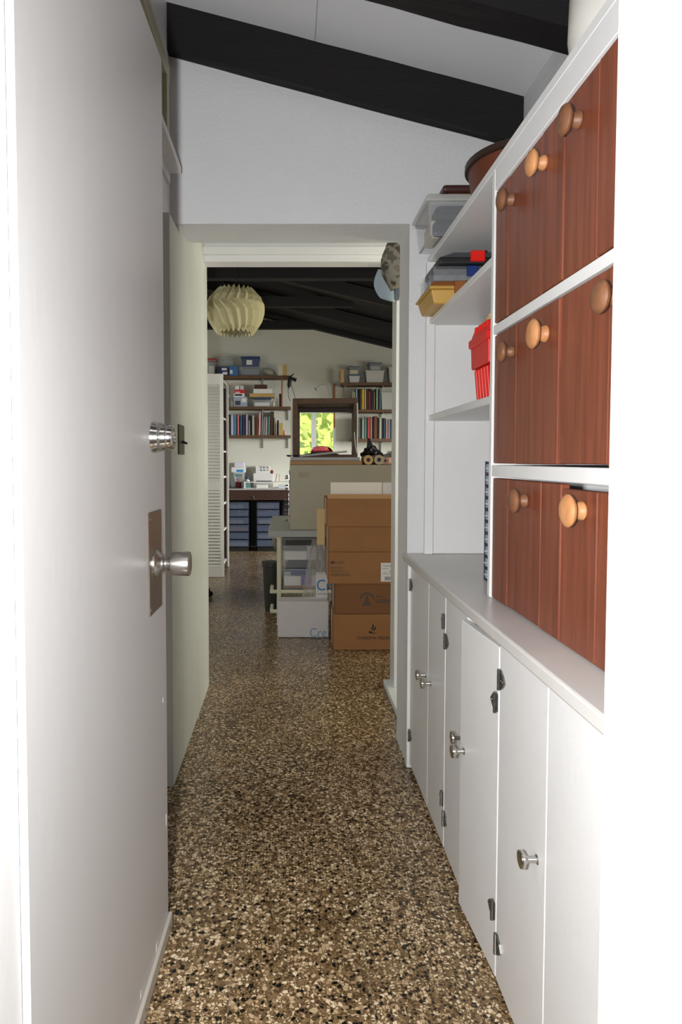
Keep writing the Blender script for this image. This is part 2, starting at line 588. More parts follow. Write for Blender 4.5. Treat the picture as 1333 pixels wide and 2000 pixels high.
for yy in (4.3, 5.5, 6.7, 7.9):
    b = BM()
    prism(b, [(-2.4, 3.16 + 0.24 * 2.4), (3.6, 3.16 - 0.24 * 3.6), (3.6, 3.02 - 0.24 * 3.6), (-2.4, 3.02 + 0.24 * 2.4)], 'y', yy, yy + 0.09)
    struct('ceiling_rafter', b, M_roof)
b = BM()
prism(b, [(-2.4, 3.16 + 0.24 * 2.4), (3.6, 3.16 - 0.24 * 3.6), (3.6, 3.11 - 0.24 * 3.6), (-2.4, 3.11 + 0.24 * 2.4)], 'y', 9.08, 9.2)
struct('ceiling_rafter', b, M_beam)
for yy, z in ((6.0, 2.86), (7.45, 2.945), (9.06, 3.018)):
    sbox('ceiling_tie_beam', M_roof if yy < 9 else M_beam, (-2.4, (3.16 - z - 0.04) / 0.24, yy, yy + 0.1, z, z + 0.11))
# thin battens on the roof boards
for k in range(9):
    yy = 3.7 + k * 0.6
    b = BM()
    prism(b, [(-2.3, 3.16 + 0.24 * 2.3), (3.5, 3.16 - 0.24 * 3.5), (3.5, 3.15 - 0.24 * 3.5), (-2.3, 3.15 + 0.24 * 2.3)], 'y', yy, yy + 0.03)
    struct('ceiling_batten', b, mat('batten_brown', (42, 30, 23), 0.6))

w1 = sroot('window_1', ((WX0 + WX1) / 2, 9.22, WZ0))
b = BM()
box(b, WX0, WX1, 9.17, 9.26, WZ1 - 0.06, WZ1)
box(b, WX0, WX1, 9.17, 9.26, WZ0, WZ0 + 0.05)
box(b, WX0, WX0 + 0.025, 9.17, 9.26, WZ0, WZ1)
box(b, WX1 - 0.025, WX1, 9.17, 9.26, WZ0, WZ1)
mk('window_frame', b, M_white, w1)
bx('mullion', M_white, w1, 0.328, 0.395, 9.18, 9.25, WZ0, WZ1)
bx('pane', M_glass, w1, WX0 + 0.02, 0.33, 9.225, 9.229, WZ0 + 0.04, WZ1 - 0.05)
bx('pane', M_glass, w1, 0.39, WX1 - 0.02, 9.225, 9.229, WZ0 + 0.04, WZ1 - 0.05)

# green hillside outside
b = BM()
nx, ny = 60, 50
g = [[None] * (ny + 1) for _ in range(nx + 1)]
for i in range(nx + 1):
    for j in range(ny + 1):
        x = -5 + 11 * i / nx
        s = j / ny
        y = 11.2 + 5.5 * s + random.uniform(-0.08, 0.08)
        z = -0.3 + 6.5 * s ** 0.9 + random.uniform(-0.12, 0.12) + 0.25 * math.sin(x * 1.7 + s * 9)
        g[i][j] = b.verts.new((x, y, z))
for i in range(nx):
    for j in range(ny):
        b.faces.new((g[i][j], g[i + 1][j], g[i + 1][j + 1], g[i][j + 1]))
for k in range(1500):
    s = random.random()
    x = random.uniform(-2, 3)
    p = Vector((x, 11.0 + 5.4 * s, -0.25 + 6.5 * s ** 0.9 + 0.25 * math.sin(x * 1.7 + s * 9) + 0.1))
    q = Matrix.Rotation(random.uniform(0, 6.28), 3, 'Z') @ Matrix.Rotation(random.uniform(0.3, 1.2), 3, 'X')
    L_ = random.uniform(0.1, 0.28)
    W_ = L_ * 0.25
    vs4 = [b.verts.new(p + q @ Vector(c)) for c in ((-W_, 0, 0), (W_, 0, 0), (W_ * 0.6, L_, 0.03), (-W_ * 0.6, L_, 0.03))]
    b.faces.new(vs4)
o = mk('hillside_foliage', b, M_hill, base=False)
o['kind'] = 'stuff'
tag(o, 'sunlit yellow-green overgrown hillside outside the workroom window', 'foliage')

# ================================================================== OPEN ENTRY DOOR (left)
DANG = -1.7
door = sroot('door_1', (-0.336, 0.8245, 0), R(DANG))
door['label'] = 'white painted flush door standing open on the left with round metal knob'
# local axes: x across the thickness (face at 0), y along the width
DW = 0.832
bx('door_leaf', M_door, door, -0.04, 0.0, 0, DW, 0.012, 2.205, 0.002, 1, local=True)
bx('door_sweep', mat('sweep_paint', (176, 168, 156), 0.4), door, 0.0, 0.010, 0.005, DW + 0.004, 0.006, 0.045, 0.002, local=True)
for yy in (0.25, 0.55, 0.80):
    b = BM()
    lathe(b, [(0.003, 0), (0.003, 0.002), (0.001, 0.003)], (0.0105, yy, 0.026), (1, 0, 0), 8)
    mk('screw', b, M_chrome, door, local=True)
yk, zk = 0.715, 0.975
b = BM()
box(b, 0.0, 0.003, yk - 0.065, yk + 0.06, 0.862, 1.10, 0.0015)
pl = mk('escutcheon_plate', b, M_bronze, door, local=True)
for dy, dz in ((-0.055, 1.085), (-0.055, 0.877)):
    b = BM()
    lathe(b, [(0.004, 0), (0.004, 0.001), (0.002, 0.002)], (0.003, yk + dy, dz), (1, 0, 0), 8)
    mk('screw', b, M_chrome, pl, local=True)
b = BM()
lathe(b, [(0.034, 0.003), (0.034, 0.006), (0.030, 0.010), (0.022, 0.014), (0.018, 0.018), (0.018, 0.022), (0.014, 0.025), (0.014, 0.030), (0.0165, 0.031),
          (0.0175, 0.036), (0.0265, 0.041), (0.0275, 0.045), (0.029, 0.080), (0.028, 0.083), (0.024, 0.084), (0.002, 0.082)], (0, yk, zk), (1, 0, 0), 36)
mk('door_knob', b, M_nickel, door, local=True, smooth=True)
b = BM()
lathe(b, [(0.036, 0.0), (0.036, 0.004), (0.033, 0.010), (0.0325, 0.018), (0.030, 0.019), (0.030, 0.022), (0.0315, 0.023), (0.030, 0.034), (0.028, 0.035),
          (0.0275, 0.048), (0.026, 0.050), (0.020, 0.050), (0.019, 0.047), (0.002, 0.047)], (0, yk - 0.012, 1.272), (1, 0, 0), 36)
mk('deadbolt', b, M_chrome, door, local=True, smooth=True)
# paint chips near the lower free corner
b = BM()
for yy, zz, w_, h_ in ((0.70, 0.052, 0.012, 0.02), (0.55, 0.06, 0.008, 0.014), (0.79, 0.62, 0.004, 0.012), (0.815, 0.30, 0.006, 0.03)):
    box(b, 0.0, 0.0006, yy - w_ / 2, yy + w_ / 2, zz - h_ / 2, zz + h_ / 2)
mk('paint_chip', b, M_paper, door, local=True)

# light switch on the passage wall
sw = thing('light_switch', 'dark metal toggle switch plate on the pale passage wall', 'light switch', (-0.428, 2.59, 1.24))
bx('switch_plate', mat('switch_plate_dark', (74, 70, 58), 0.4), sw, -0.428, -0.422, 2.545, 2.675, 1.241, 1.358, 0.002)
b = BM()
cyl(b, (-0.422, 2.615, 1.292), (-0.401, 2.615, 1.284), 0.006, 0.004, 10)
mk('toggle', b, M_blackm, sw)

# ================================================================== BASE CABINETS (right)
FX = 0.48
BZ0, BZ1 = 0.022, 0.815


def hinge(parent, y, z, s, X=FX):
    """butterfly-shaped plated hinge; s=+1 the wing points to larger y."""
    bb = BM()
    pts = [(-0.007, -0.020), (-0.007, 0.020), (0.006, 0.022), (0.020, 0.013), (0.031, 0.0), (0.020, -0.013), (0.006, -0.022)]
    prism(bb, [(y + s * a, z + c) for a, c in pts], 'x', X - 0.004, X)
    cyl(bb, (X - 0.005, y, z - 0.024), (X - 0.005, y, z + 0.024), 0.0045, n=10)
    for q in (0.011, 0.021):
        lathe(bb, [(0.003, 0), (0.002, 0.0015)], (X - 0.004, y + s * q, z), (-1, 0, 0), 8)
    return mk('hinge', bb, M_chromedk, parent)


def metal_knob(parent, y, z, X=FX):
    bb = BM()
    lathe(bb, [(0.010, 0), (0.007, 0.003), (0.006, 0.018), (0.009, 0.022), (0.0165, 0.026), (0.0175, 0.030), (0.0165, 0.033), (0.010, 0.0345), (0.001, 0.035)], (X, y, z), (-1, 0, 0), 24)
    return mk('knob', bb, M_chrome, parent, smooth=True)


def base_unit(y0, y1, ysplit, label, hin, knobs, ajar=0.0):
    t = thing('base_cabinet', label, 'cabinet', (0.69, (y0 + y1) / 2, 0), group='white base cabinets under the counter')
    bb = BM()
    box(bb, 0.502, 0.898, y0, y1, 0.0, 0.82)
    mk('carcass', bb, M_white, t)
    dA = bx('cabinet_door', M_white, t, FX, 0.501, ysplit + 0.001, y1 - 0.003, BZ0, BZ1, 0.002)
    for y, z in hin[0]:
        hinge(dA, y, z, -1)
    if knobs[0]:
        metal_knob(dA, *knobs[0])
    # nearer door, possibly ajar about its near (hinge) edge
    dB = bpy.data.objects.new('cabinet_door', None)
    bb = BM()
    box(bb, FX, 0.501, y0 + 0.003, ysplit - 0.001, BZ0, BZ1 - (0.02 if ajar else 0), 0.002)
    dB = mk('cabinet_door', bb, M_white, t)
    kids = []
    for y, z in hin[1]:
        kids.append(hinge(dB, y, z, 1))
    if knobs[1]:
        kids.append(metal_knob(dB, *knobs[1]))
    if ajar:
        piv = Vector((FX + 0.02, y0, 0)) - t.location
        Mr = Matrix.Translation(piv) @ Matrix.Rotation(ajar, 4, 'Z') @ Matrix.Translation(-piv)
        dB.data.transform(Mr)
        for k in kids:
            k.data.transform(Mr)
    return t, dB


base_unit(1.975, 2.545, 2.215, 'white two-door base cabinet at the far end, against the pier', [[(2.532, .734), (2.532, .138)], [(1.988, .726), (1.988, .172)]], [(2.255, .470), (2.175, .468)])
t, dB = base_unit(1.468, 1.975, 1.73, 'middle white two-door base cabinet with one door slightly ajar', [[(1.962, .671), (1.962, .122)], [(1.481, .665), (1.481, .176)]], [(1.765, .459), (1.70, .452)], ajar=R(4.0))
base_unit(0.84, 1.468, 1.19, 'nearest white base cabinet, with a single round knob, beside the door frame', [[(1.455, .726), (1.455, .113)], []], [(1.232, .450), None])
b = BM()
box(b, FX - 0.0006, FX, 1.165, 1.172, 0.425, 0.445)
box(b, FX - 0.0006, FX, 1.178, 1.181, 0.45, 0.48)
# worktop
b = BM()
box(b, 0.455, 0.898, 0.825, 2.597, 0.82, 0.85, 0.005, 2)
wt = mk('worktop', b, mat('worktop_paint', (206, 201, 196), 0.3, var=0.10, vscale=5, bump=0.05, bscale=30), base=True)
tag(wt, 'long pale painted counter top over the white base cabinets', 'worktop')
# face frame strip and scribe at the pier
sbox('trim_9', M_white, (0.470, 0.502, 2.548, 2.597, 0.0, 0.82), bev=0.002)

# ================================================================== SHELVES AND UPPER CABINET
UX = 0.545
su = thing('shelf_unit', 'white open wall shelves between the far wall and the wooden cupboard', 'shelves', (0.72, 2.2, 0.85))
bx('end_panel', M_white, su, UX, 0.897, 2.566, 2.597, 0.851, 1.979, 0.0015)
bx('end_stile', M_white, su, UX - 0.012, UX + 0.022, 2.548, 2.566, 0.851, 1.979, 0.0015)
bx('shelf', M_white, su, UX, 0.897, 1.768, 2.565, 1.741, 1.763, 0.002)
bx('shelf', M_white, su, UX, 0.897, 1.768, 2.565, 1.371, 1.393, 0.002)
bx('back_panel', M_white, su, 0.885, 0.898, 1.768, 2.565, 0.851, 1.979)
bx('top_board', M_white, su, UX - 0.002, 0.897, 0.83, 2.58, 1.98, 2.004, 0.002)

uc = thing('upper_cabinet', 'white-framed wall cupboard with rows of reddish plank doors', 'cupboard', (0.72, 1.29, 0.85))
bx('divider', M_white, uc, UX - 0.004, 0.897, 1.746, 1.767, 0.851, 1.979, 0.0015)
bx('side_panel', M_white, uc, UX - 0.004, 0.897, 0.825, 0.845, 0.851, 1.979)
bx('back_panel', M_white, uc, 0.885, 0.898, 0.846, 1.745, 0.851, 1.979)
bx('rail', M_white, uc, UX - 0.003, 0.88, 0.846, 1.745, 1.922, 1.979, 0.0015)
bx('rail', M_white, uc, UX - 0.003, 0.88, 0.846, 1.745, 1.549, 1.573, 0.0015)
bx('rail', M_white, uc, UX - 0.003, 0.88, 0.846, 1.745, 1.176, 1.206, 0.0015)


def wood_knob(parent, y, z, m, s=1.0):
    bb = BM()
    lathe(bb, [(0.015 * s, 0), (0.017 * s, 0.003), (0.0155 * s, 0.010), (0.012 * s, 0.014), (0.012 * s, 0.018), (0.024 * s, 0.022), (0.029 * s, 0.027), (0.0295 * s, 0.030),
               (0.026 * s, 0.035), (0.016 * s, 0.039), (0.001, 0.040)], (UX, y, z), (-1, 0, 0), 28)
    return mk('knob', bb, m, parent, smooth=True)


def plank_door(seams, z0, z1, knobs, dx=0.0):
    root = bpy.data.objects.new('plank_door', None)
    root.empty_display_size = 0.05
    COL.objects.link(root)
    root.parent = uc
    root.location = Vector((UX, seams[0], z0)) - uc.location
    for a, c in zip(seams[:-1], seams[1:]):
        bb = BM()
        off = random.uniform(-0.0012, 0.0012)
        box(bb, UX + dx + off, UX + 0.02, c + 0.0007, a - 0.0007, z0 + random.uniform(0, 0.003), z1, 0.0022)
        mk('plank', bb, M_mahog, root)
    for y, z, m, s in knobs:
        wood_knob(root, y, z, m, s)


plank_door([1.743, 1.644, 1.432, 1.319], 1.576, 1.918, [(1.612, 1.848, M_knobdark, .9), (1.415, 1.848, M_knobwood, .92)])
plank_door([1.316, 1.175, 1.0, 0.85], 1.576, 1.918, [(1.250, 1.853, M_knobdark, .95)])
plank_door([1.743, 1.578, 1.48, 1.328], 1.209, 1.546, [(1.598, 1.481, M_knobdark, .85), (1.392, 1.485, M_knobwood, 1.05)])
plank_door([1.320, 1.121, 0.98, 0.85], 1.209, 1.546, [(1.095, 1.489, M_knobdark, .95)])
plank_door([1.743, 1.622, 1.411, 1.308], 0.853, 1.172, [(1.495, 1.126, M_knobdark, .95)])
plank_door([1.304, 1.154, 1.0, 0.85], 0.853, 1.163, [(1.205, 1.126, M_knobwood, 1.05)])

# ================================================================== THINGS ON THE SHELVES
# clear storage box with cables on the top shelf
cb = thing('storage_box', 'clear plastic box of dark cables and tools at the far end of the top shelf', 'storage box', (0.60, 2.43, 2.0042))


def open_bin(name, m, parent, lo, hi, z0, z1, th=0.003, lip=0.008, local=False):
    bb = BM()
    x0, x1, y0, y1 = lo
    X0_, X1_, Y0_, Y1_ = hi
    for (a, c) in (((x0, x0 + th, y0, y1), (X0_, X0_ + th, Y0_, Y1_)), ((x1 - th, x1, y0, y1), (X1_ - th, X1_, Y0_, Y1_)),
                   ((x0, x1, y0, y0 + th), (X0_, X1_, Y0_, Y0_ + th)), ((x0, x1, y1 - th, y1), (X0_, X1_, Y1_ - th, Y1_))):
        hexa(bb, a, c, z0, z1)
    box(bb, x0, x1, y0, y1, z0, z0 + th)
    if lip:
        box(bb, X0_ - lip, X0_, Y0_ - lip, Y1_ + lip, z1 - 0.012, z1)
        box(bb, X1_, X1_ + lip, Y0_ - lip, Y1_ + lip, z1 - 0.012, z1)
        box(bb, X0_, X1_, Y0_ - lip, Y0_, z1 - 0.012, z1)
        box(bb, X0_, X1_, Y1_, Y1_ + lip, z1 - 0.012, z1)
    return mk(name, bb, m, parent, local)


open_bin('box_body', M_clear, cb, (0.500, 0.74, 2.335, 2.54), (0.488, 0.752, 2.325, 2.553), 2.005, 2.118)
b = BM()
hexa(b, (0.474, 0.766, 2.31, 2.568), (0.486, 0.754, 2.322, 2.556), 2.119, 2.146, 0.006)
mk('lid', b, M_frost, cb)
for k in range(7):
    b = BM()
    cx, cy, cz = 0.635 + 0.04 * math.sin(k * 2.1), 2.43 + 0.03 * math.cos(k * 1.7), 2.022 + 0.012 * k
    rr = 0.05 + 0.012 * math.sin(k * 3.3)
    pts = [(cx + rr * 1.2 * math.cos(a * 0.5), cy + rr * math.sin(a * 0.5) * 0.8, cz + 0.006 * math.sin(a * 1.3 + k)) for a in range(14)]
    tube(b, pts, 0.006 if k % 2 else 0.009, 8)
    mk('cable', b, [M_blackm, mat('dark_blue_cable', (36, 42, 58), .5), M_slategrey, mat('brown_cable', (120, 80, 56), .5)][k % 4], cb)
b = BM()
box(b, 0.51, 0.545, 2.37, 2.50, 2.010, 2.075, 0.01, 2)
mk('charger', b, mat('pale_charger', (190, 178, 160), .5), cb)
b = BM()
box(b, 0.512, 0.735, 2.341, 2.375, 2.010, 2.06, 0.012, 2)
mk('cable_bundle', b, mat('charcoal_cable', (15, 15, 18), .5), cb)
b = BM()
box(b, 0.520, 0.738, 2.336, 2.43, 2.062, 2.113, 0.016, 3)
mk('cable_pouch', b, mat('dark_pouch', (18, 17, 20), .7), cb)
b = BM()
box(b, 0.56, 0.70, 2.38, 2.44, 2.010, 2.060, 0.012, 2)
mk('power_tool', b, M_blackm, cb)

# round tub with dark rim
tb = thing('round_tub', 'brown round wooden tub with a dark rim on the top shelf', 'tub', (0.74, 2.03, 2.0042))
b = BM()
lathe(b, [(0.150, 0), (0.158, 0.005), (0.172, 0.10)], (0.725, 2.03, 2.0045), n=40)
mk('tub_body', b, M_leather, tb, smooth=True)
b = BM()
lathe(b, [(0.172, 0.098), (0.182, 0.101), (0.182, 0.118), (0.174, 0.121), (0.10, 0.124), (0.001, 0.126)], (0.725, 2.03, 2.0045), n=40)
mk('rim', b, M_rim, tb, smooth=True)
# wooden object with rounded bar behind the tub
wb = thing('wooden_bracket', 'small dark wooden piece with rounded bar lying on the clear box lid', 'wooden bracket', (0.63, 2.42, 2.1465))
b = BM()
hexa(b, (0.565, 0.70, 2.40, 2.45), (0.578, 0.70, 2.405, 2.445), 2.1468, 2.180, 0.002)
mk('block', b, mat('orange_brown_wood', (132, 88, 46), .5, var=.3), wb)
b = BM()
box(b, 0.556, 0.72, 2.39, 2.46, 2.1805, 2.206, 0.010, 3)
mk('bar', b, mat('dark_maroon_wood', (66, 38, 34), .4), wb)
# pale rounded container on top board, near
pc = thing('plastic_jug', 'pale rounded plastic container high on the top board', 'container', (0.66, 1.32, 2.0042))
b = BM()
lathe(b, [(0.07, 0), (0.085, 0.01), (0.09, 0.05), (0.088, 0.13), (0.07, 0.16), (0.03, 0.175), (0.03, 0.2)], (0.645, 1.32, 2.0045), n=32)
mk('jug_body', b, mat('pale_grey_plastic', (196, 192, 184), .4), pc, smooth=True)
b = BM()
lathe(b, [(0.034, 0.2), (0.034, 0.222), (0.03, 0.225)], (0.645, 1.32, 2.0045), n=24)
mk('cap', b, M_slategrey, pc, smooth=True)

# stack of cases on the middle shelf
tk = thing('tackle_box', 'mustard tackle box with brown lid at the bottom of the case stack', 'toolbox', (0.62, 2.42, 1.7635))
b = BM()
hexa(b, (0.510, 0.77, 2.312, 2.525), (0.496, 0.78, 2.300, 2.538), 1.7638, 1.812, 0.006)
box(b, 0.490, 0.786, 2.294, 2.544, 1.812, 1.822, 0.002)
mk('tray', b, M_tackle, tk)
b = BM()
hexa(b, (0.493, 0.783, 2.297, 2.542), (0.506, 0.77, 2.31, 2.53), 1.8225, 1.842, 0.004)
mk('lid', b, M_tacklelid, tk)
b = BM()
box(b, 0.575, 0.615, 2.284, 2.296, 1.795, 1.836, 0.002)
mk('latch', b, M_tacklelid, tk)
co = thing('parts_case', 'low clear plastic compartment case in the middle of the case stack', 'case', (0.62, 2.43, 1.843))
b = BM()
box(b, 0.508, 0.77, 2.312, 2.542, 1.8425, 1.845)
for k in range(7):
    x = 0.508 + k * 0.0433
    box(b, x, x + 0.002, 2.312, 2.542, 1.845, 1.884)
for k in range(4):
    y = 2.312 + k * 0.078
    box(b, 0.508, 0.77, y, y + 0.002, 1.845, 1.884)
mk('compartments', b, M_clear, co)
bx('lid', M_clear, co, 0.500, 0.778, 2.305, 2.545, 1.8845, 1.892, 0.003)
bx('latch', mat('blue_latch', (30, 50, 110), .4), co, 0.62, 0.66, 2.298, 2.306, 1.856, 1.892, 0.002)
bx('contents', M_slategrey, co, 0.70, 0.765, 2.33, 2.53, 1.846, 1.87)
bkc = thing('tool_case', 'black plastic tool case with a red latch on top of the case stack', 'case', (0.64, 2.40, 1.893))
b = BM()
hexa(b, (0.520, 0.80, 2.28, 2.53), (0.520, 0.80, 2.28, 2.52), 1.8925, 1.915, 0.006)
mk('case_base', b, M_blackm, bkc)
b = BM()
hexa(b, (0.521, 0.80, 2.28, 2.52), (0.575, 0.79, 2.30, 2.49), 1.9155, 1.938, 0.005)
mk('case_lid', b, mat('smoked_lid', (70, 72, 74), .3), bkc)
bx('latch', M_red, bkc, 0.625, 0.675, 2.268, 2.281, 1.898, 1.935, 0.003)

# red storage box with ribbed sides
rb = thing('red_bin', 'bright red ribbed plastic box on the lower open shelf', 'storage box', (0.70, 2.02, 1.3935))
RX0, RX1, RY0, RY1 = 0.590, 0.82, 1.935, 2.105
b = BM()
hexa(b, (RX0 + 0.012, RX1 - 0.012, RY0 + 0.01, RY1 - 0.01), (RX0 + 0.003, RX1 - 0.003, RY0 + 0.002, RY1 - 0.002), 1.3936, 1.505, 0.008)
for k in range(5):
    y = RY0 + 0.022 + k * 0.029
    hexa(b, (RX0 + 0.008, RX0 + 0.014, y, y + 0.014), (RX0 - 0.001, RX0 + 0.005, y, y + 0.014), 1.405, 1.5, 0.002)
for k in range(7):
    x = RX0 + 0.024 + k * 0.029
    hexa(b, (x, x + 0.014, RY0 + 0.006, RY0 + 0.012), (x, x + 0.014, RY0 - 0.002, RY0 + 0.004), 1.405, 1.5, 0.002)
mk('bin_body', b, M_red, rb)
b = BM()
hexa(b, (RX0 - 0.004, RX1 + 0.004, RY0 - 0.005, RY1 + 0.005), (RX0 - 0.006, RX1 + 0.006, RY0 - 0.008, RY1 + 0.008), 1.505, 1.582, 0.004)
box(b, RX0 - 0.012, RX1 + 0.012, RY0 - 0.013, RY1 + 0.013, 1.572, 1.600, 0.004)
mk('collar', b, M_red, rb)
b = BM()
hexa(b, (RX0 - 0.006, RX1 + 0.006, RY0 - 0.008, RY1 + 0.008), (RX0 + 0.006, RX1 - 0.006, RY0 + 0.006, RY1 - 0.006), 1.600, 1.638, 0.005)
mk('lid', b, M_red, rb)
for k in range(4):
    bx('lid_rib', M_red, rb, RX0 - 0.004, RX0 + 0.004, RY0 + 0.012 + 0.038 * k, RY0 + 0.030 + 0.038 * k, 1.600, 1.634, 0.003)
rp_ = thing('rope_coil', 'small tan coil of rope lying on top of the red box', 'rope', (0.68, 1.97, 1.6385))
b = BM()
for k in range(3):
    pts = [(0.645 + (0.040 - .006 * k) * math.cos(a * 0.4), 2.0 + (0.04 - .006 * k) * math.sin(a * 0.4), 1.645 + 0.011 * k) for a in range(17)]
    tube(b, pts, 0.006, 8)
mk('rope', b, mat('tan_rope', (206, 178, 120), .9, bump=.4, bscale=300), rp_)

# small-parts drawer organiser on the worktop
og = thing('parts_organizer', 'navy small-parts organiser with rows of clear drawers on the counter', 'organizer', (0.68, 1.89, 0.8505))
OX, OY0, OY1, OZ0, OZ1 = 0.605, 1.80, 2.012, 0.851, 1.215
b = BM()
box(b, OX, 0.76, OY1 - 0.006, OY1, OZ0, OZ1)
box(b, OX, 0.76, OY0, OY0 + 0.006, OZ0, OZ1)
box(b, 0.752, 0.76, OY0, OY1, OZ0, OZ1)
NR, NC = 10, 5
for r in range(NR + 1):
    z = OZ0 + (OZ1 - OZ0 - 0.004) * r / NR
    box(b, OX, 0.755, OY0, OY1, z, z + 0.004)
for c in range(1, NC):
    y = OY0 + (OY1 - OY0) * c / NC
    box(b, OX, 0.755, y - 0.002, y + 0.002, OZ0, OZ1)
mk('organizer_frame', b, mat('navy_plastic', (30, 38, 60), .35), og)
dm = None
for r in range(NR):
    for c in range(NC):
        z = OZ0 + (OZ1 - OZ0 - 0.004) * r / NR + 0.006
        y = OY0 + (OY1 - OY0) * c / NC + 0.004
        if dm is None:
            bb = BM()
            box(bb, 0, 0.003, 0, 0.034, 0, 0.026)
            box(bb, -0.008, 0, 0.010, 0.024, 0.012, 0.015)
            box(bb, 0.003, 0.12, 0, 0.034, 0, 0.002)
            dd = mk('organizer_drawer', bb, mat('clear_drawer', (186, 196, 210), .12, alpha=.75), og, local=True)
            dm = dd.data
        else:
            dd = bpy.data.objects.new('organizer_drawer', dm)
            dd.parent = og
            COL.objects.link(dd)
        dd.location = Vector((OX + 0.002, y, z)) - og.location

# cap and mask hanging behind the pier
pg = sbox('trim_10', M_white, (0.505, 0.515, 2.82, 2.98, 2.125, 2.135))
hat = thing('cap', 'grey camouflage cap hanging at the top right of the opening', 'cap', (0.46, 2.95, 2.0))
b = BM()
rings = []
for k in range(9):
    t_ = k / 8
    z = 2.170 - 0.190 * t_
    rx = 0.028 + 0.037 * math.sin(min(1, t_ * 1.5) * math.pi / 2) - 0.022 * max(0, t_ - 0.6) / 0.4
    ry = 0.030 + 0.04 * math.sin(min(1, t_ * 1.4) * math.pi / 2)
    cx = 0.465 + 0.030 * t_ ** 2
    rings.append([(cx + rx * math.cos(a * math.pi / 10) * (1 + 0.04 * math.sin(3 * a + k)), 2.93 + ry * math.sin(a * math.pi / 10), z + 0.006 * math.sin(a * 1.3)) for a in range(20)])
ring_surface(b, rings)
mk('crown', b, CAMO, hat, smooth=True)
b = BM()
prism(b, [(2.90, 1.998), (2.95, 1.97), (2.985, 1.938), (2.99, 1.985), (2.975, 2.01)], 'x', 0.478, 0.50)
mk('cap_strap', b, mat('slate_strap', (92, 98, 104), .9), hat)
msk = thing('face_mask', 'pale blue-grey cloth mask hanging below the camouflage cap', 'mask', (0.43, 2.99, 1.95))
b = BM()
rings = []
for k in range(8):
    t_ = k / 7
    z = 2.08 - 0.128 * t_
    w_ = 0.02 + 0.030 * math.sin(t_ * math.pi * 0.85)
    rings.append([(0.432 + 0.022 * t_ + w_ * math.cos(a * math.pi / 8), 3.035 + 0.012 * math.sin(a * math.pi / 8) + 0.01 * math.sin(t_ * 3), z - 0.01 * math.cos(a * math.pi / 8)) for a in range(16)])
ring_surface(b, rings)
mk('mask_cloth', b, mat('pale_blue_cloth', (140, 152, 160), .85), msk, smooth=True)
b = BM()
tube(b, [(0.44, 3.02, 2.07), (0.47, 3.01, 2.11), (0.51, 2.985, 2.137), (0.5, 3.01, 2.08), (0.46, 3.025, 2.0)], 0.002, 6)
mk('ear_loop', b, mat('pale_blue_cloth', ()), msk)

# ================================================================== WORKROOM
# ---- pendant lantern
ln = thing('pendant_lantern', 'ivory pleated paper lantern hanging from the dark workroom roof', 'pendant lamp', (-0.398, 5.0, 2.17))
b = BM()
NP = 21
rings = []
LROWS = [(2.178, .134, .90), (2.215, .172, .74), (2.262, .202, .56), (2.318, .219, .34), (2.352, .224, -.10), (2.390, .219, -.62), (2.436, .198, -.34), (2.470, .166, -.16), (2.498, .128, 0.0)]
for k, (z, Rr, off) in enumerate(LROWS):
    ring = []
    for i in range(NP):
        for q in range(2):
            a = 2 * math.pi * (i + 0.5 * q + off) / NP
            dr = 1.0 if q == 0 else (0.90 if k in (3, 4) else 0.885)
            tip = 0.014 * (1 if q == 0 else -1)
            zz = z + (tip if k == len(LROWS) - 1 else (-tip if k == 0 else 0))
            ring.append((-0.398 + Rr * dr * math.sin(a), 5.0 - Rr * dr * math.cos(a), zz))
    rings.append(ring)
ring_surface(b, rings, False, False)
mk('lantern_shade', b, M_lantern, ln)
b = BM()
tube(b, [(-0.398, 5.0, 2.40), (-0.398, 5.0, 2.80), (-0.398, 5.0, 3.26)], 0.004, 8)
mk('cord', b, M_blackm, ln)
b = BM()
lathe(b, [(0.022, 0), (0.024, 0.06), (0.012, 0.08)], (-0.398, 5.0, 2.36), n=16)
mk('lamp_holder', b, M_blackm, ln)
b = BM()
lathe(b, [(0.01, 0), (0.03, 0.03), (0.03, 0.06), (0.012, 0.1)], (-0.398, 5.0, 2.27), n=16)
mk('bulb', b, mat('frosted_bulb', (220, 218, 205), .3), ln, smooth=True)

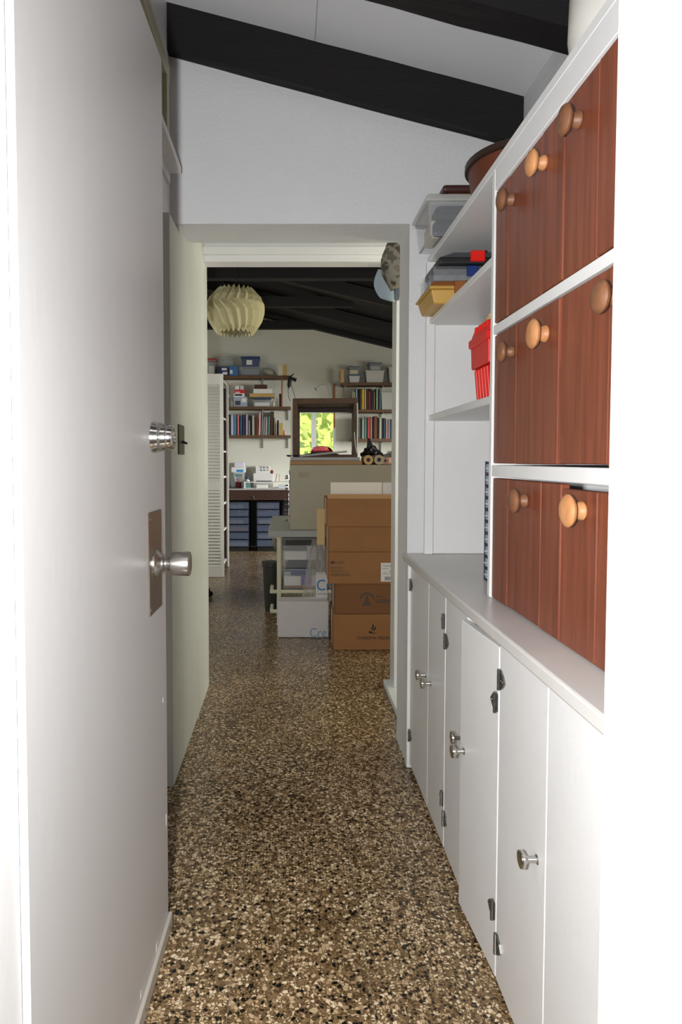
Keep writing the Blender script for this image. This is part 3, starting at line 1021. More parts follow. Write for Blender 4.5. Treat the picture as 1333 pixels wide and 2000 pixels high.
# ---- closet with louvred door
cl = thing('closet', 'tall white closet with an open louvred door at the left of the workroom', 'closet', (-1.0, 7.1, 0))
LX1, LX0 = -0.665, -1.12
LY = 6.75
ld = thing('louver_door', 'x', 'x', (0, 0, 0))
del ld['label'], ld['category']
ld.parent = cl
ld.location = Vector((LX1, LY, 0)) - cl.location
b = BM()
box(b, LX1 - 0.036, LX1, LY, LY + 0.03, 0.004, 2.10, 0.002)
mk('stile', b, M_louver, ld)
b = BM()
box(b, LX0, LX0 + 0.036, LY, LY + 0.03, 0.004, 2.10, 0.002)
mk('stile', b, M_louver, ld)
for z0, z1 in ((1.995, 2.10), (0.905, 0.998), (0.004, 0.107)):
    b = BM()
    box(b, LX0 + 0.037, LX1 - 0.037, LY + 0.002, LY + 0.028, z0, z1)
    mk('rail', b, M_louver, ld)
sl = None
for z0, z1, n in ((0.998, 1.995, 30), (0.107, 0.905, 24)):
    for k in range(n):
        z = z0 + (z1 - z0) * (k + 0.5) / n
        if sl is None:
            bb = BM()
            box(bb, 0.0375, (LX1 - LX0) - 0.0375, -0.004, 0.004, -0.0185, 0.0185, 0.001)
            for v in bb.verts:
                y, zz = v.co.y, v.co.z
                v.co.y = y * math.cos(R(38)) + zz * math.sin(R(38))
                v.co.z = -y * math.sin(R(38)) + zz * math.cos(R(38))
            so = mk('slat', bb, M_louver, ld, local=True)
            sl = so.data
        else:
            so = bpy.data.objects.new('slat', sl)
            so.parent = ld
            COL.objects.link(so)
        so.location = (LX0 - LX1, 0.015, z)
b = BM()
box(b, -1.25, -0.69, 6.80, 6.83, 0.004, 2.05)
mk('side_panel', b, M_browndark, cl)  # coloured dark so the gaps between the slats look shaded
bx('side_panel', M_louver, cl, -1.25, -0.695, 7.43, 7.46, 0.004, 2.05)
bx('face_stile', M_louver, cl, -0.695, -0.675, 7.415, 7.46, 0.004, 2.06)
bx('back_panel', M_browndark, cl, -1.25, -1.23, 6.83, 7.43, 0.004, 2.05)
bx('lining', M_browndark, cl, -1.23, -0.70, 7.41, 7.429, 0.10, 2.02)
bx('closet_top', M_louver, cl, -1.25, -0.69, 6.80, 7.46, 2.051, 2.07)
for z in (0.08, 0.44, 0.73, 1.02, 1.30, 1.66):
    bx('closet_shelf', M_louver, cl, -1.22, -0.70, 6.831, 7.405, z, z + 0.02)

# ---- chair behind the passage wall
ch = thing('office_chair', 'black office chair mostly hidden behind the passage wall', 'chair', (-0.92, 5.6, 0))
b = BM()
rings = []
for k in range(8):
    t_ = k / 7
    z = 0.44 + 0.17 * 1.0 * t_ - 0.0
    w_ = 0.215 * (0.86 + 0.14 * math.sin(t_ * math.pi)) if t_ < 0.9 else 0.17
    rings.append([(-0.92 + w_ * c, 5.40 + 0.02 * (1 - abs(c)) + d, z) for c, d in ((-1, 0), (-0.6, -0.01), (0, -0.015), (0.6, -0.01), (1, 0), (1, 0.04), (0.6, 0.05), (0, 0.055), (-0.6, 0.05), (-1, 0.04))])
ring_surface(b, rings)
mk('backrest', b, M_blackm, ch, smooth=True)
b = BM()
box(b, -1.14, -0.72, 5.48, 5.92, 0.38, 0.44, 0.03, 3)
mk('seat', b, M_blackm, ch)
b = BM()
cyl(b, (-0.92, 5.7, 0.1), (-0.92, 5.7, 0.38), 0.025)
mk('post', b, M_blackm, ch)
b = BM()
box(b, -0.95, -0.89, 5.42, 5.6, 0.36, 0.379)
box(b, -0.94, -0.90, 5.43, 5.46, 0.36, 0.5)
mk('back_bracket', b, M_blackm, ch)
for k in range(5):
    a = k * 2 * math.pi / 5 + 0.4
    b = BM()
    tube(b, [(-0.92, 5.7, 0.11), (-0.92 + 0.24 * math.cos(a), 5.7 + 0.24 * math.sin(a), 0.06)], 0.016, 8)
    lg = mk('base_leg', b, M_blackm, ch)
    b = BM()
    lathe(b, [(0.026, -0.018), (0.028, 0), (0.026, 0.018)], (-0.92 + 0.24 * math.cos(a), 5.7 + 0.24 * math.sin(a), 0.0285), (math.sin(a), -math.cos(a), 0), 16)
    mk('caster', b, M_blackm, lg)

# ---- desk with riser, boxes, drawer towers
dk = thing('desk', 'long dark brown desk with pale top under the far left shelves', 'desk', (-0.4, 8.9, 0))
bx('desk_top', M_boardgrey, dk, -1.4, 0.6, 8.60, 9.195, 0.822, 0.84, 0.002)
bx('apron', M_browndark, dk, -1.4, 0.6, 8.61, 8.63, 0.689, 0.822)
for x in (-1.36, 0.56):
    bx('leg', M_browndark, dk, x - 0.03, x + 0.03, 8.64, 8.70, 0.002, 0.821)
    bx('leg', M_browndark, dk, x - 0.03, x + 0.03, 9.1, 9.16, 0.002, 0.821)
bx('shade_sheet', mat('under_desk_shade', (22, 20, 20), .7), dk, -1.33, 0.53, 9.16, 9.18, 0.01, 0.82)  # black sheet added to stand in for the shade under the desk
bx('side_panel', mat('under_desk_shade', ()), dk, -0.07, -0.05, 8.75, 9.15, 0.01, 0.82)  # second added black sheet, painted shade at the side of the knee space
for x, z in ((-0.455, 0.735), (-0.445, 0.712)):
    b = BM()
    lathe(b, [(0.004, 0), (0.008, 0.012), (0.006, 0.02)], (x, 8.61, z), (0, -1, 0), 10)
    mk('drawer_pull', b, M_chrome, dk)


def drawer_tower(x0, x1, label, fills):
    t = thing('drawer_tower', label, 'drawers', ((x0 + x1) / 2, 8.85, 0), group='plastic drawer towers under the desk')
    b_ = BM()
    box(b_, x0, x0 + 0.008, 8.68, 9.0, 0.06, 0.67)
    box(b_, x1 - 0.008, x1, 8.68, 9.0, 0.06, 0.67)
    box(b_, x0, x1, 8.99, 9.0, 0.06, 0.67)
    for r in range(7):
        z = 0.06 + 0.1 * r
        box(b_, x0, x1, 8.68, 9.0, z, z + 0.006)
    mk('tower_frame', b_, mat('black_frame', (18, 19, 22), .4), t)
    bx('plinth', M_blackm, t, x0 + 0.01, x1 - 0.01, 8.70, 8.99, 0.003, 0.058)
    for r in range(6):
        z = 0.07 + 0.1 * r
        d = bx('drawer', M_bluetint, t, x0 + 0.010, x1 - 0.010, 8.655, 8.664, z, z + 0.084, 0.003)
        b_ = BM()
        box(b_, x0 + 0.010, x1 - 0.010, 8.665, 8.95, z, z + 0.004)
        mk('drawer_base', b_, M_bluetint, d)
        if fills[r]:
            bx('contents', fills[r], d, x0 + 0.03, x1 - 0.03 - 0.05 * (r % 2), 8.67, 8.80, z + 0.005, z + 0.05)
        b_ = BM()
        lathe(b_, [(0.008, 0), (0.010, 0.01), (0.004, 0.014)], ((x0 + x1) / 2 + 0.02, 8.655, z + 0.07), (0, -1, 0), 10)
        mk('knob', b_, M_clear, d)


m_or = mat('orange_stuff', (204, 130, 50), .6)
m_cr = mat('cream_stuff', (200, 194, 170), .7)
drawer_tower(-0.808, -0.516, 'smoky plastic six-drawer tower at the left under the desk', [M_paper, M_slategrey, m_or, m_cr, M_slategrey, m_cr])
drawer_tower(-0.420, -0.110, 'bluish clear six-drawer tower in the middle under the desk', [M_slategrey, M_paper, M_slategrey, M_paper, M_slategrey, mat('rose_stuff', (176, 140, 130), .7)])

# desk riser and objects on the desk (desk top at 0.84)
rs = thing('desk_riser', 'white low shelf riser on the desk', 'desk shelf', (-0.33, 8.78, 0.8405))
bx('riser_top', M_paper, rs, -0.57, -0.02, 8.70, 8.86, 0.918, 0.928)
b = BM()
prism(b, [(8.68, 0.841), (8.86, 0.841), (8.86, 0.928), (8.70, 0.928)], 'x', -0.585, -0.571)
mk('riser_side', b, M_paper, rs)
bx('riser_side', M_paper, rs, -0.020, -0.006, 8.70, 8.86, 0.841, 0.928)
bx('riser_base', M_paper, rs, -0.60, 0.0, 8.66, 8.87, 0.8405, 0.8445)


def simple(name, label, cat, m, q, bev=0.002, group=None, rz=0.0):
    b_ = BM()
    x0, x1, y0, y1, z0, z1 = q
    c = Vector(((x0 + x1) / 2, (y0 + y1) / 2, z0))
    box(b_, x0 - c.x, x1 - c.x, y0 - c.y, y1 - c.y, 0, z1 - z0, bev)
    o_ = mk(name, b_, m, None, local=True)
    o_.location = c
    o_.rotation_euler = (0, 0, rz)
    return tag(o_, label, cat, group)


def carton(name, label, cat, m, q, panels=(), group=None, rz=0.0):
    """small box thing with coloured flat panels on its front face: (x0,x1,z0,z1 fractions, material)."""
    x0, x1, y0, y1, z0, z1 = q
    t = thing(name, label, cat, ((x0 + x1) / 2, (y0 + y1) / 2, z0), rz, group)
    w, d, h = x1 - x0, y1 - y0, z1 - z0
    bx('carton_body', m, t, -w / 2, w / 2, -d / 2, d / 2, 0, h, 0.002, local=True)
    for a, c, e, f_, pm in panels:
        bx('printed_panel', pm, t, -w / 2 + a * w, -w / 2 + c * w, -d / 2 - 0.0012, -d / 2 + 0.001, e * h, f_ * h, local=True)
    return t


m_blueP = mat('sky_blue_print', (40, 130, 190), .5)
m_greyP = mat('grey_print', (120, 132, 138), .5)
m_tealP = mat('teal_print', (92, 130, 128), .5)
m_redP = mat('red_print', (190, 40, 44), .5)
m_lilac = mat('lilac_paper', (206, 200, 212), .6)
carton('supply_box', 'grey-green printed box at the bottom of the stack on the desk', 'box', mat('grey_box', (168, 174, 176), .5), (-0.745, -0.60, 8.98, 9.17, 0.8402, 1.045), [(0.1, .8, .7, .9, m_tealP)])
carton('flat_box', 'white flat box with a bright blue panel on the desk stack', 'box', M_paper, (-0.775, -0.585, 8.98, 9.17, 1.046, 1.118), [(.35, .85, .1, .55, m_blueP)])
simple('paper_ream', 'lilac-white block of paper on top of the desk stack', 'paper', m_lilac, (-0.735, -0.605, 8.99, 9.16, 1.119, 1.185))
carton('paint_set_box', 'white box with rows of small colour swatches above the riser', 'box', M_paper, (-0.445, -0.25, 9.0, 9.17, 1.0305, 1.135),
       [(.28, .44, .7, .92, m_greyP), (.5, .66, .7, .92, m_tealP), (.75, .9, .72, .9, mat('brown_print', (140, 104, 84), .5)), (.3, .46, .35, .55, m_tealP), (.52, .68, .35, .55, m_greyP), (.76, .92, .38, .55, mat('ochre_print', (190, 150, 80), .5))])
carton('long_white_box', 'long plain white box behind the riser on the desk', 'box', M_paper, (-0.475, -0.20, 8.95, 9.17, 0.8402, 1.030), [])
simple('dark_photo_box', 'tiny dark red box beside the swatch box', 'box', mat('dark_red_box', (104, 40, 44), .5), (-0.245, -0.205, 9.0, 9.1, 1.031, 1.075))
bdr = simple('ring_binder', 'dark slate binder leaning at the left end of the desk', 'binder', M_slategrey, (-0.83, -0.78, 8.72, 8.96, 0.842, 1.075), 0.003)
bdr.rotation_euler = (0, R(-9), 0)
bdr.location.z = 0.8455
pcup = thing('pencil_cup', 'dark red cup of brushes on the desk', 'cup', (-0.665, 8.82, 0.8402))
b = BM()
lathe(b, [(0.035, 0), (0.04, 0.085), (0.036, 0.085), (0.032, 0.005)], (-0.665, 8.82, 0.8405), n=20)
mk('cup_body', b, mat('dark_red_cup', (112, 26, 28), .5), pcup, smooth=True)
for k in range(6):
    a = k * 1.05
    b = BM()
    tube(b, [(-0.665 + 0.015 * math.cos(a), 8.82 + 0.015 * math.sin(a), 0.847), (-0.665 + 0.045 * math.cos(a), 8.82 + 0.045 * math.sin(a), 0.99 + 0.02 * math.sin(k * 3))], 0.004, 6)
    mk('brush', b, [M_tan, M_blackm, M_red, M_paper, M_browndark, M_tan][k], pcup)
simple('notepad', 'white notepad with a red top edge lying under the riser', 'notepad', M_paper, (-0.42, -0.27, 8.70, 8.84, 0.845, 0.89))
simple('sponge_box', 'little grey-white box at the right under the riser', 'box', mat('pale_grey_box', (188, 190, 196), .6), (-0.13, -0.03, 8.70, 8.82, 0.845, 0.885))
simple('black_tray', 'thin black tray lying on the riser', 'tray', M_blackm, (-0.43, -0.22, 8.72, 8.84, 0.9285, 0.938))
simple('swatch_card', 'green swatch card standing under the riser', 'card', m_tealP, (-0.563, -0.50, 8.70, 8.71, 0.845, 0.905))
for k, (x, nm) in enumerate(((-0.17, 'left'), (-0.12, 'right'))):
    b = BM()
    tube(b, [(x, 8.80, 0.9285), (x + 0.02 - 0.015 * k, 8.83, 1.03)], 0.004, 6)
    tag(mk('pencil', b, [M_browndark, M_red][k]), 'thin %s pencil standing on the riser' % ('dark' if k == 0 else 'red'), 'pencil')
ink = thing('ink_bottle', 'small dark ink bottle in front of the grey-green box', 'bottle', (-0.585, 8.92, 0.8402))
b = BM()
lathe(b, [(0.028, 0), (0.03, 0.004), (0.03, 0.10), (0.016, 0.115)], (-0.555, 8.93, 0.8405), n=16)
mk('bottle_body', b, mat('white_bottle', (200, 200, 196), .4), ink, smooth=True)
b = BM()
lathe(b, [(0.018, 0.115), (0.018, 0.15)], (-0.555, 8.93, 0.8405), n=16)
mk('cap', b, mat('dark_cap', (38, 42, 66), .4), ink)

# ---- wall shelves
def wall_shelf(x0, x1, z1, label, brackets):
    t = thing('wall_shelf', label, 'shelf', ((x0 + x1) / 2, 9.07, z1 - 0.036))
    bx('shelf_board', M_shelfwood, t, x0, x1, 8.95, 9.198, z1 - 0.036, z1, 0.002)
    for x in brackets:
        b_ = BM()
        box(b_, x - 0.006, x + 0.006, 9.0, 9.19, z1 - 0.05, z1 - 0.037)
        box(b_, x - 0.006, x + 0.006, 9.18, 9.197, z1 - 0.17, z1 - 0.037)
        mk('bracket', b_, M_greytop, t)
    return t


LZ = (2.363, 1.943, 1.554)
RZ = (2.267, 1.902, 1.506)
wall_shelf(-1.30, 0.052, LZ[0], 'top wall shelf on the left, holding plastic bins', (-0.35,))
wall_shelf(-1.30, 0.036, LZ[1], 'middle wall shelf on the left, holding boxes', (-0.35, 0.0))
wall_shelf(-1.30, 0.036, LZ[2], 'bottom wall shelf on the left, holding a row of books', (-0.35, 0.0))
wall_shelf(0.735, 1.9, RZ[0], 'top wall shelf on the right, holding clear bins', (0.78, 1.3))
wall_shelf(0.86, 1.9, RZ[1], 'middle wall shelf on the right, holding tall books', (1.3,))
wall_shelf(0.86, 1.9, RZ[2], 'bottom wall shelf on the right, holding books', (1.3,))

# ---- books
ORD = ['first', 'second', 'third', 'fourth', 'fifth', 'sixth', 'seventh', 'eighth', 'ninth', 'tenth', 'eleventh', 'twelfth', 'thirteenth', 'fourteenth', 'fifteenth',
       'sixteenth', 'seventeenth', 'eighteenth', 'nineteenth', 'twentieth', 'twenty-first', 'twenty-second', 'twenty-third', 'twenty-fourth', 'twenty-fifth', 'twenty-sixth', 'twenty-seventh', 'twenty-eighth']
m_pages = mat('book_pages', (214, 206, 186), .8)


def books(row, z, where, group):
    for k, (x0, x1, h, cname, rgb, lean) in enumerate(row):
        w = x1 - x0 - 0.0012
        d = 0.15 + 0.03 * ((k * 7) % 3)
        lz = math.tan(lean) * 0.0
        t = thing('book', '%s book, %s from left on %s' % (cname, ORD[k], where), 'book', ((x0 + x1) / 2, 8.985, z + 0.0008 + abs(math.sin(lean)) * w / 2), 0, group)
        t.rotation_euler = (0, lean, 0)
        cm = mat('cover_%d_%d_%d' % rgb, rgb, .55)
        b_ = BM()
        box(b_, -w / 2, w / 2, 0, 0.004, 0, h)
        e = min(0.003, w * 0.2)
        box(b_, -w / 2, -w / 2 + e, 0, d, 0, h)
        box(b_, w / 2 - e, w / 2, 0, d, 0, h)
        mk('cover', b_, cm, t, local=True)
        bx('pages', m_pages, t, -w / 2 + e, w / 2 - e, 0.004, d - 0.003, 0.002, h - 0.003, local=True)


def conv(rows, scale, u0, v0, vb, Y=8.95):
    """measured spine spans -> metres on the shelf."""
    out = []
    for a, c, top, cname, rgb, lean in rows:
        k = Y / 1280.0
        out.append(((u0 + a / scale - 563) * k, (u0 + c / scale - 563) * k, (vb - (v0 + top / scale)) * k, cname, rgb, lean))
    return out


rowL = [(343, 358, 855, 'thin maroon', (96, 30, 44), 0), (358, 404, 862, 'thick dark navy', (24, 30, 44), 0), (406, 446, 868, 'pale lilac-grey', (178, 172, 184), 0), (450, 474, 870, 'sky blue', (84, 150, 186), 0),
        (476, 491, 862, 'dark grey', (86, 88, 94), 0), (493, 518, 872, 'white and red', (214, 120, 122), 0), (521, 530, 892, 'thin black', (34, 36, 40), 0), (531, 552, 892, 'teal blue', (70, 118, 138), 0),
        (556, 590, 862, 'deep blue', (34, 46, 92), 0), (591, 605, 858, 'bright red', (168, 24, 32), 0), (606, 626, 866, 'plain white', (214, 212, 208), 0), (627, 640, 872, 'slim grey', (120, 124, 128), 0),
        (641, 659, 940, 'short silver', (160, 164, 168), 0), (660, 676, 882, 'narrow black', (28, 28, 32), 0), (682, 718, 872, 'beige and green', (168, 162, 144), 0), (719, 740, 902, 'dark oxblood', (92, 34, 34), 0),
        (741, 762, 902, 'rust brown', (134, 76, 56), 0), (764, 796, 842, 'salmon pink leaning', (214, 160, 148), .03), (804, 820, 835, 'pale blue leaning', (168, 182, 194), .03), (822, 856, 892, 'mauve grey leaning', (140, 122, 124), .03),
        (858, 876, 895, 'ivory leaning', (206, 204, 196), .03), (878, 894, 872, 'sea green leaning', (64, 128, 106), .03), (896, 912, 890, 'light grey leaning', (176, 178, 178), .03), (914, 958, 822, 'wide dark brown leaning', (68, 48, 34), .03),
        (968, 986, 900, 'sand coloured', (164, 144, 116), 0), (987, 1012, 915, 'clean white', (220, 218, 216), 0), (1013, 1030, 935, 'short black', (36, 34, 36), 0)]
books(conv(rowL, 6.665, 390, 680, 849.7), LZ[2], 'bottom left wall shelf', 'books on the bottom left wall shelf')
rowR1 = [(286, 312, 642, 'cream', (190, 182, 140), 0), (318, 344, 660, 'off-white', (196, 198, 178), 0), (354, 386, 602, 'pale blue', (160, 176, 180), 0), (390, 419, 602, 'black', (22, 22, 24), 0), (420, 448, 602, 'blackish green', (34, 40, 34), 0),
         (449, 468, 612, 'grey', (126, 128, 126), 0), (470, 524, 602, 'thick yellow', (206, 160, 26), 0), (526, 556, 602, 'ivory', (202, 190, 160), 0), (560, 598, 622, 'dark maroon', (78, 30, 32), 0), (600, 634, 642, 'red', (146, 52, 42), 0),
         (636, 662, 602, 'brown', (84, 52, 44), 0), (663, 698, 622, 'navy', (34, 40, 66), 0), (700, 730, 660, 'tan and black', (138, 104, 76), 0), (750, 786, 582, 'mint green', (150, 178, 146), 0), (788, 819, 602, 'dark brown', (46, 32, 30), 0), (820, 842, 602, 'ice blue', (140, 164, 170), 0)]
books(conv(rowR1, 10, 660, 700, 800), RZ[1], 'middle right wall shelf', 'books on the middle right wall shelf')
rowR2 = [(362, 408, 1152, 'white', (206, 202, 200), 0), (410, 438, 1152, 'grey-green', (112, 122, 112), 0), (440, 478, 1162, 'charcoal', (52, 48, 46), 0), (480, 516, 1162, 'white and green', (176, 196, 172), 0), (518, 572, 1162, 'teal', (86, 116, 104), 0),
         (580, 638, 1152, 'wide red', (168, 56, 54), 0), (640, 678, 1152, 'dusty pink', (170, 118, 104), 0), (680, 708, 1152, 'black', (22, 22, 26), 0), (710, 778, 1122, 'thick chestnut', (104, 58, 32), 0), (780, 808, 1152, 'jet black', (26, 26, 30), 0),
         (812, 866, 1152, 'cream and slate', (172, 164, 136), 0), (868, 894, 1162, 'navy', (32, 38, 62), 0), (896, 938, 1162, 'dark teal', (36, 66, 80), 0), (940, 988, 1182, 'rose tan', (160, 124, 112), 0), (990, 1028, 1182, 'silver grey', (146, 144, 142), 0),
         (1030, 1058, 1182, 'slate', (66, 70, 82), 0), (1060, 1096, 1182, 'mauve', (124, 98, 104), 0)]
books(conv(rowR2, 10, 660, 700, 856.5), RZ[2], 'bottom right wall shelf', 'books on the bottom right wall shelf')

K9 = 8.95 / 1280.0


def wx(u):
    return (u - 563) * K9


def wh(p):
    return p * K9


# plastic bins
def bin_thing(label, x0, x1, z, h, body, lid=None, fill=None, cat='bin', name='plastic_bin', y0=8.98, y1=9.17, taper=0.012):
    t = thing(name, label, cat, ((x0 + x1) / 2, (y0 + y1) / 2, z))
    open_bin('bin_body', body, t, (x0 + taper, x1 - taper, y0 + taper, y1 - taper), (x0, x1, y0, y1), z + 0.0006, z + h - (0.016 if lid else 0), 0.004, 0.006)
    if lid:
        bx('lid', lid, t, x0 - 0.008, x1 + 0.008, y0 - 0.008, y1 + 0.008, z + h - 0.0155, z + h, 0.004)
    if fill:
        b_ = BM()
        box(b_, x0 + 0.02, x1 - 0.02, y0 + 0.02, y1 - 0.02, z + 0.006, z + h * 0.6, 0.01, 2)
        mk('contents', b_, fill, t)
    return t


zt = LZ[0]
bin_thing('clear jar-like container with a red lid at the left of the top shelf', wx(405), wx(422), zt, wh(33), M_clear, m_redP, M_paper, 'container', 'lidded_container')
bin_thing('empty clear bin behind the blue packages on the top left shelf', wx(426), wx(457), zt, wh(36), M_clear, None, None, y0=9.06)
carton('snack_package', 'dark blue printed package on the top left shelf', 'package', mat('navy_package', (28, 44, 84), .4), (wx(427), wx(447), 8.96, 9.03, zt + 0.0006, zt + wh(17)), [(.35, .85, .6, .85, M_paper), (.45, .9, .1, .4, M_paper)])
carton('wipes_package', 'bright blue and white rounded package on the top left shelf', 'package', mat('blue_package', (52, 104, 158), .4), (wx(448.5), wx(465), 8.96, 9.04, zt + 0.0006, zt + wh(18)), [(.1, .4, .2, .6, M_paper)])
bin_thing('clear lower bin under the navy bin', wx(469.5), wx(508), zt, wh(17), M_clear, None, M_slategrey)
t = bin_thing('navy lidded bin stacked on the clear bin', wx(472), wx(507), zt + wh(17.1), wh(20), mat('navy_bin', (44, 58, 96), .35, alpha=.9), M_bluelid, None)
bx('bin_label', M_paper, t, wx(482), wx(493), 8.983, 8.986, zt + wh(21.5), zt + wh(31))
pbag = thing('plastic_bag', 'crumpled clear bag lying beside the navy bin', 'bag', (wx(527), 9.06, zt))
b = BM()
bmesh.ops.create_icosphere(b, subdivisions=3, radius=1)
for v in b.verts:
    n = 1 + random.uniform(-0.12, 0.12)
    v.co = Vector((wx(526) + v.co.x * 0.10 * n, 9.06 + v.co.y * 0.06, zt + 0.006 + max(0, (v.co.z * 0.055 * n + 0.05 - v.co.x * 0.03))))
mk('bag_film', b, mat('bag_grey', (176, 172, 158), .3, alpha=.8), pbag)
for lab, x0, x1, z0, h in (('pale wooden block standing at the right end of the top left shelf', 553, 561, zt, 21), ('thin cream board beside the wooden block on the top left shelf', 544, 552, zt, 20)):
    simple('wood_block', lab, 'wood block', M_tan if x0 > 550 else m_cr, (wx(x0), wx(x1), 8.955, 9.02, z0 + 0.0006, z0 + wh(h)))
zm = LZ[1]
carton('kit_box', 'blue-grey printed box at the base of the stack on the middle left shelf', 'box', mat('bluegrey_box', (150, 158, 172), .5), (wx(457), wx(483), 8.97, 9.15, zm + 0.0006, zm + wh(19)), [(.1, .5, .15, .6, mat('dark_print', (60, 60, 70), .5)), (.6, .95, .45, .85, M_paper)])
carton('white_kit_box', 'white box with black print in the stack on the middle left shelf', 'box', M_paper, (wx(457), wx(478), 8.97, 9.13, zm + wh(19.1), zm + wh(26)), [(.1, .8, .3, .75, M_ink)])
carton('red_kit_box', 'red and white box in the stack on the middle left shelf', 'box', m_redP, (wx(458), wx(480), 8.97, 9.12, zm + wh(26.1), zm + wh(33)), [(.1, .5, .1, .4, M_paper)])
simple('small_carton', 'left small white carton on top of the red box', 'carton', M_paper, (wx(460), wx(467), 8.98, 9.06, zm + wh(33.1), zm + wh(40.5)))
simple('small_carton', 'right small white carton on top of the red box', 'carton', mat('pale_carton', (198, 200, 196), .6), (wx(469.5), wx(476), 8.98, 9.06, zm + wh(33.1), zm + wh(40.5)))
bin_thing('clear box with blue lid latches under the flat boxes', wx(494), wx(530), zm, wh(15), M_clear, M_clear, M_paper)
simple('blue_latch_strip', 'dark blue strip case on the clear box', 'case', M_bluelid, (wx(496), wx(530), 8.98, 9.15, zm + wh(15.1), zm + wh(18.5)))
simple('flat_wooden_box', 'flat tan box in the stack of flat boxes', 'box', M_tan, (wx(488), wx(536), 8.97, 9.15, zm + wh(18.6), zm + wh(26)))
simple('flat_white_box', 'flat white box in the stack of flat boxes', 'box', M_paper, (wx(495), wx(532), 8.97, 9.14, zm + wh(26.1), zm + wh(34.5)), rz=R(1))
simple('maroon_box', 'dark maroon flat box on top of the flat boxes', 'box', mat('maroon_box', (74, 38, 28), .5), (wx(497), wx(522), 8.98, 9.12, zm + wh(34.7), zm + wh(43)))


def bottle(label, u, z, h, r, m, capm):
    t = thing('bottle', label, 'bottle', (wx(u), 9.0, z))
    b_ = BM()
    lathe(b_, [(r, 0), (r, h * .7), (r * .5, h * .82)], (wx(u), 9.0, z + 0.0006), n=14)
    mk('bottle_body', b_, m, t, smooth=True)
    b_ = BM()
    lathe(b_, [(r * .55, h * .82), (r * .55, h)], (wx(u), 9.0, z + 0.0006), n=14)
    mk('cap', b_, capm, t)


bottle('cream bottle at the right of the clear box on the middle left shelf', 534.5, zm, wh(13), 0.019, m_cr, M_paper)
bottle('pale bottle with a salmon cap on the middle left shelf', 541.5, zm, wh(16), 0.014, M_paper, mat('salmon_cap', (204, 140, 110), .5))
bottle('tall grey bottle at the left of the boxes on the middle left shelf', 446.5, zm, wh(23), 0.02, M_slategrey, M_paper)
bottle('small white bottle beside the kit box on the middle left shelf', 453.5, zm, wh(14), 0.013, M_paper, M_greytop)
simple('leaning_board', 'narrow brown board standing at the right end of the middle left shelf', 'board', M_browndark, (wx(545.5), wx(550), 8.96, 9.1, zm + 0.0006, zm + wh(25)))
simple('wood_upright', 'thin orange wooden upright between the left shelves', 'wood strip', mat('orange_wood', (156, 98, 48), .5), (wx(549.8), wx(552.5), 8.952, 8.972, zm + 0.0006, LZ[0] - 0.0365))
simple('clothes_peg_board', 'pale wooden strip at the right end of the book row', 'wood strip', M_tan, (wx(545.5), wx(553), 8.952, 8.972, LZ[2] + 0.0006, LZ[2] + wh(24)))
sb = thing('shell_ornament', 'small salmon ornament at the end of the bottom left shelf', 'ornament', (wx(556), 9.0, LZ[2]))
b = BM()
bmesh.ops.create_icosphere(b, subdivisions=2, radius=1)
for v in b.verts:
    v.co = Vector((wx(556) + v.co.x * 0.022, 9.0 + v.co.y * 0.02, LZ[2] + 0.001 + (v.co.z + 1) * 0.035 * (1 - 0.2 * v.co.x)))
mk('ornament_body', b, mat('salmon', (206, 150, 122), .5), sb, smooth=True)

# right upper shelf
zr = RZ[0]
simple('wood_block', 'slim pale wooden block at the left end of the top right shelf', 'wood block', M_tan, (wx(665), wx(672), 8.955, 9.02, zr + 0.0006, zr + wh(26)))
bin_thing('clear bin of pale cloth at the bottom left of the top right shelf', wx(682), wx(703), zr, wh(16), M_frost, mat('blue_rim', (56, 84, 110), .4), M_paper)
bin_thing('clear bin with greyish lid stacked on the left of the top right shelf', wx(681), wx(702), zr + wh(16.1), wh(16), M_clear, M_slategrey, mat('yellow_cloth', (196, 186, 140), .8))
bin_thing('large milky bin in the middle of the top right shelf', wx(714), wx(751), zr, wh(24), mat('milky_bin', (188, 184, 176), .4, alpha=.92), None, M_paper, taper=0.02)
bin_thing('small clear bin with dark lid stacked on the milky bin', wx(721), wx(745), zr + wh(24.1), wh(15), M_clear, M_slategrey, M_greytop)
bin_thing('milky bin half hidden at the right of the top right shelf', wx(759), wx(790), zr, wh(31), mat('milky_bin', ()), None, M_paper, taper=0.02)
bin_thing('clear bin of reddish boxes at the right of the tall books', wx(745), wx(785), RZ[1], wh(34), M_frost, None, mat('reddish_stuff', (140, 84, 66), .7))
simple('magazine_stack', 'thin grey magazines lying across the tall books', 'magazine', M_boardgrey, (wx(696), wx(727), 8.985, 9.14, RZ[1] + wh(40.8), RZ[1] + wh(42.6)))

# tripod-like black camera strap hanging at shelf end
hs = thing('hanging_straps', 'black gadget with straps hanging at the end of the left shelves', 'strap', (wx(568), 8.99, 2.1))
b = BM()
bmesh.ops.create_icosphere(b, subdivisions=2, radius=1)
for v in b.verts:
    v.co = Vector((wx(566) + v.co.x * 0.03 + v.co.z * 0.012, 8.93 + v.co.y * 0.02, 2.27 + v.co.z * 0.085))
mk('gadget_body', b, M_blackm, hs, smooth=True)
b = BM()
cyl(b, (wx(566), 8.93, 2.33), (wx(579), 8.93, 2.295), 0.018, 0.026, 12)
cyl(b, (wx(566), 8.93, 2.33), (wx(574), 8.93, 2.385), 0.008, 0.008, 8)
mk('gadget_head', b, M_blackm, hs)
for k in range(2):
    b = BM()
    tube(b, [(wx(565 + 3 * k), 8.93, 2.26), (wx(563 + 10 * k), 8.935, 2.15), (wx(565 + 12 * k), 8.94, 2.05), (wx(567 + 9 * k), 8.94, 2.02)], 0.004, 6)
    mk('strap', b, M_blackm, hs)
b = BM()
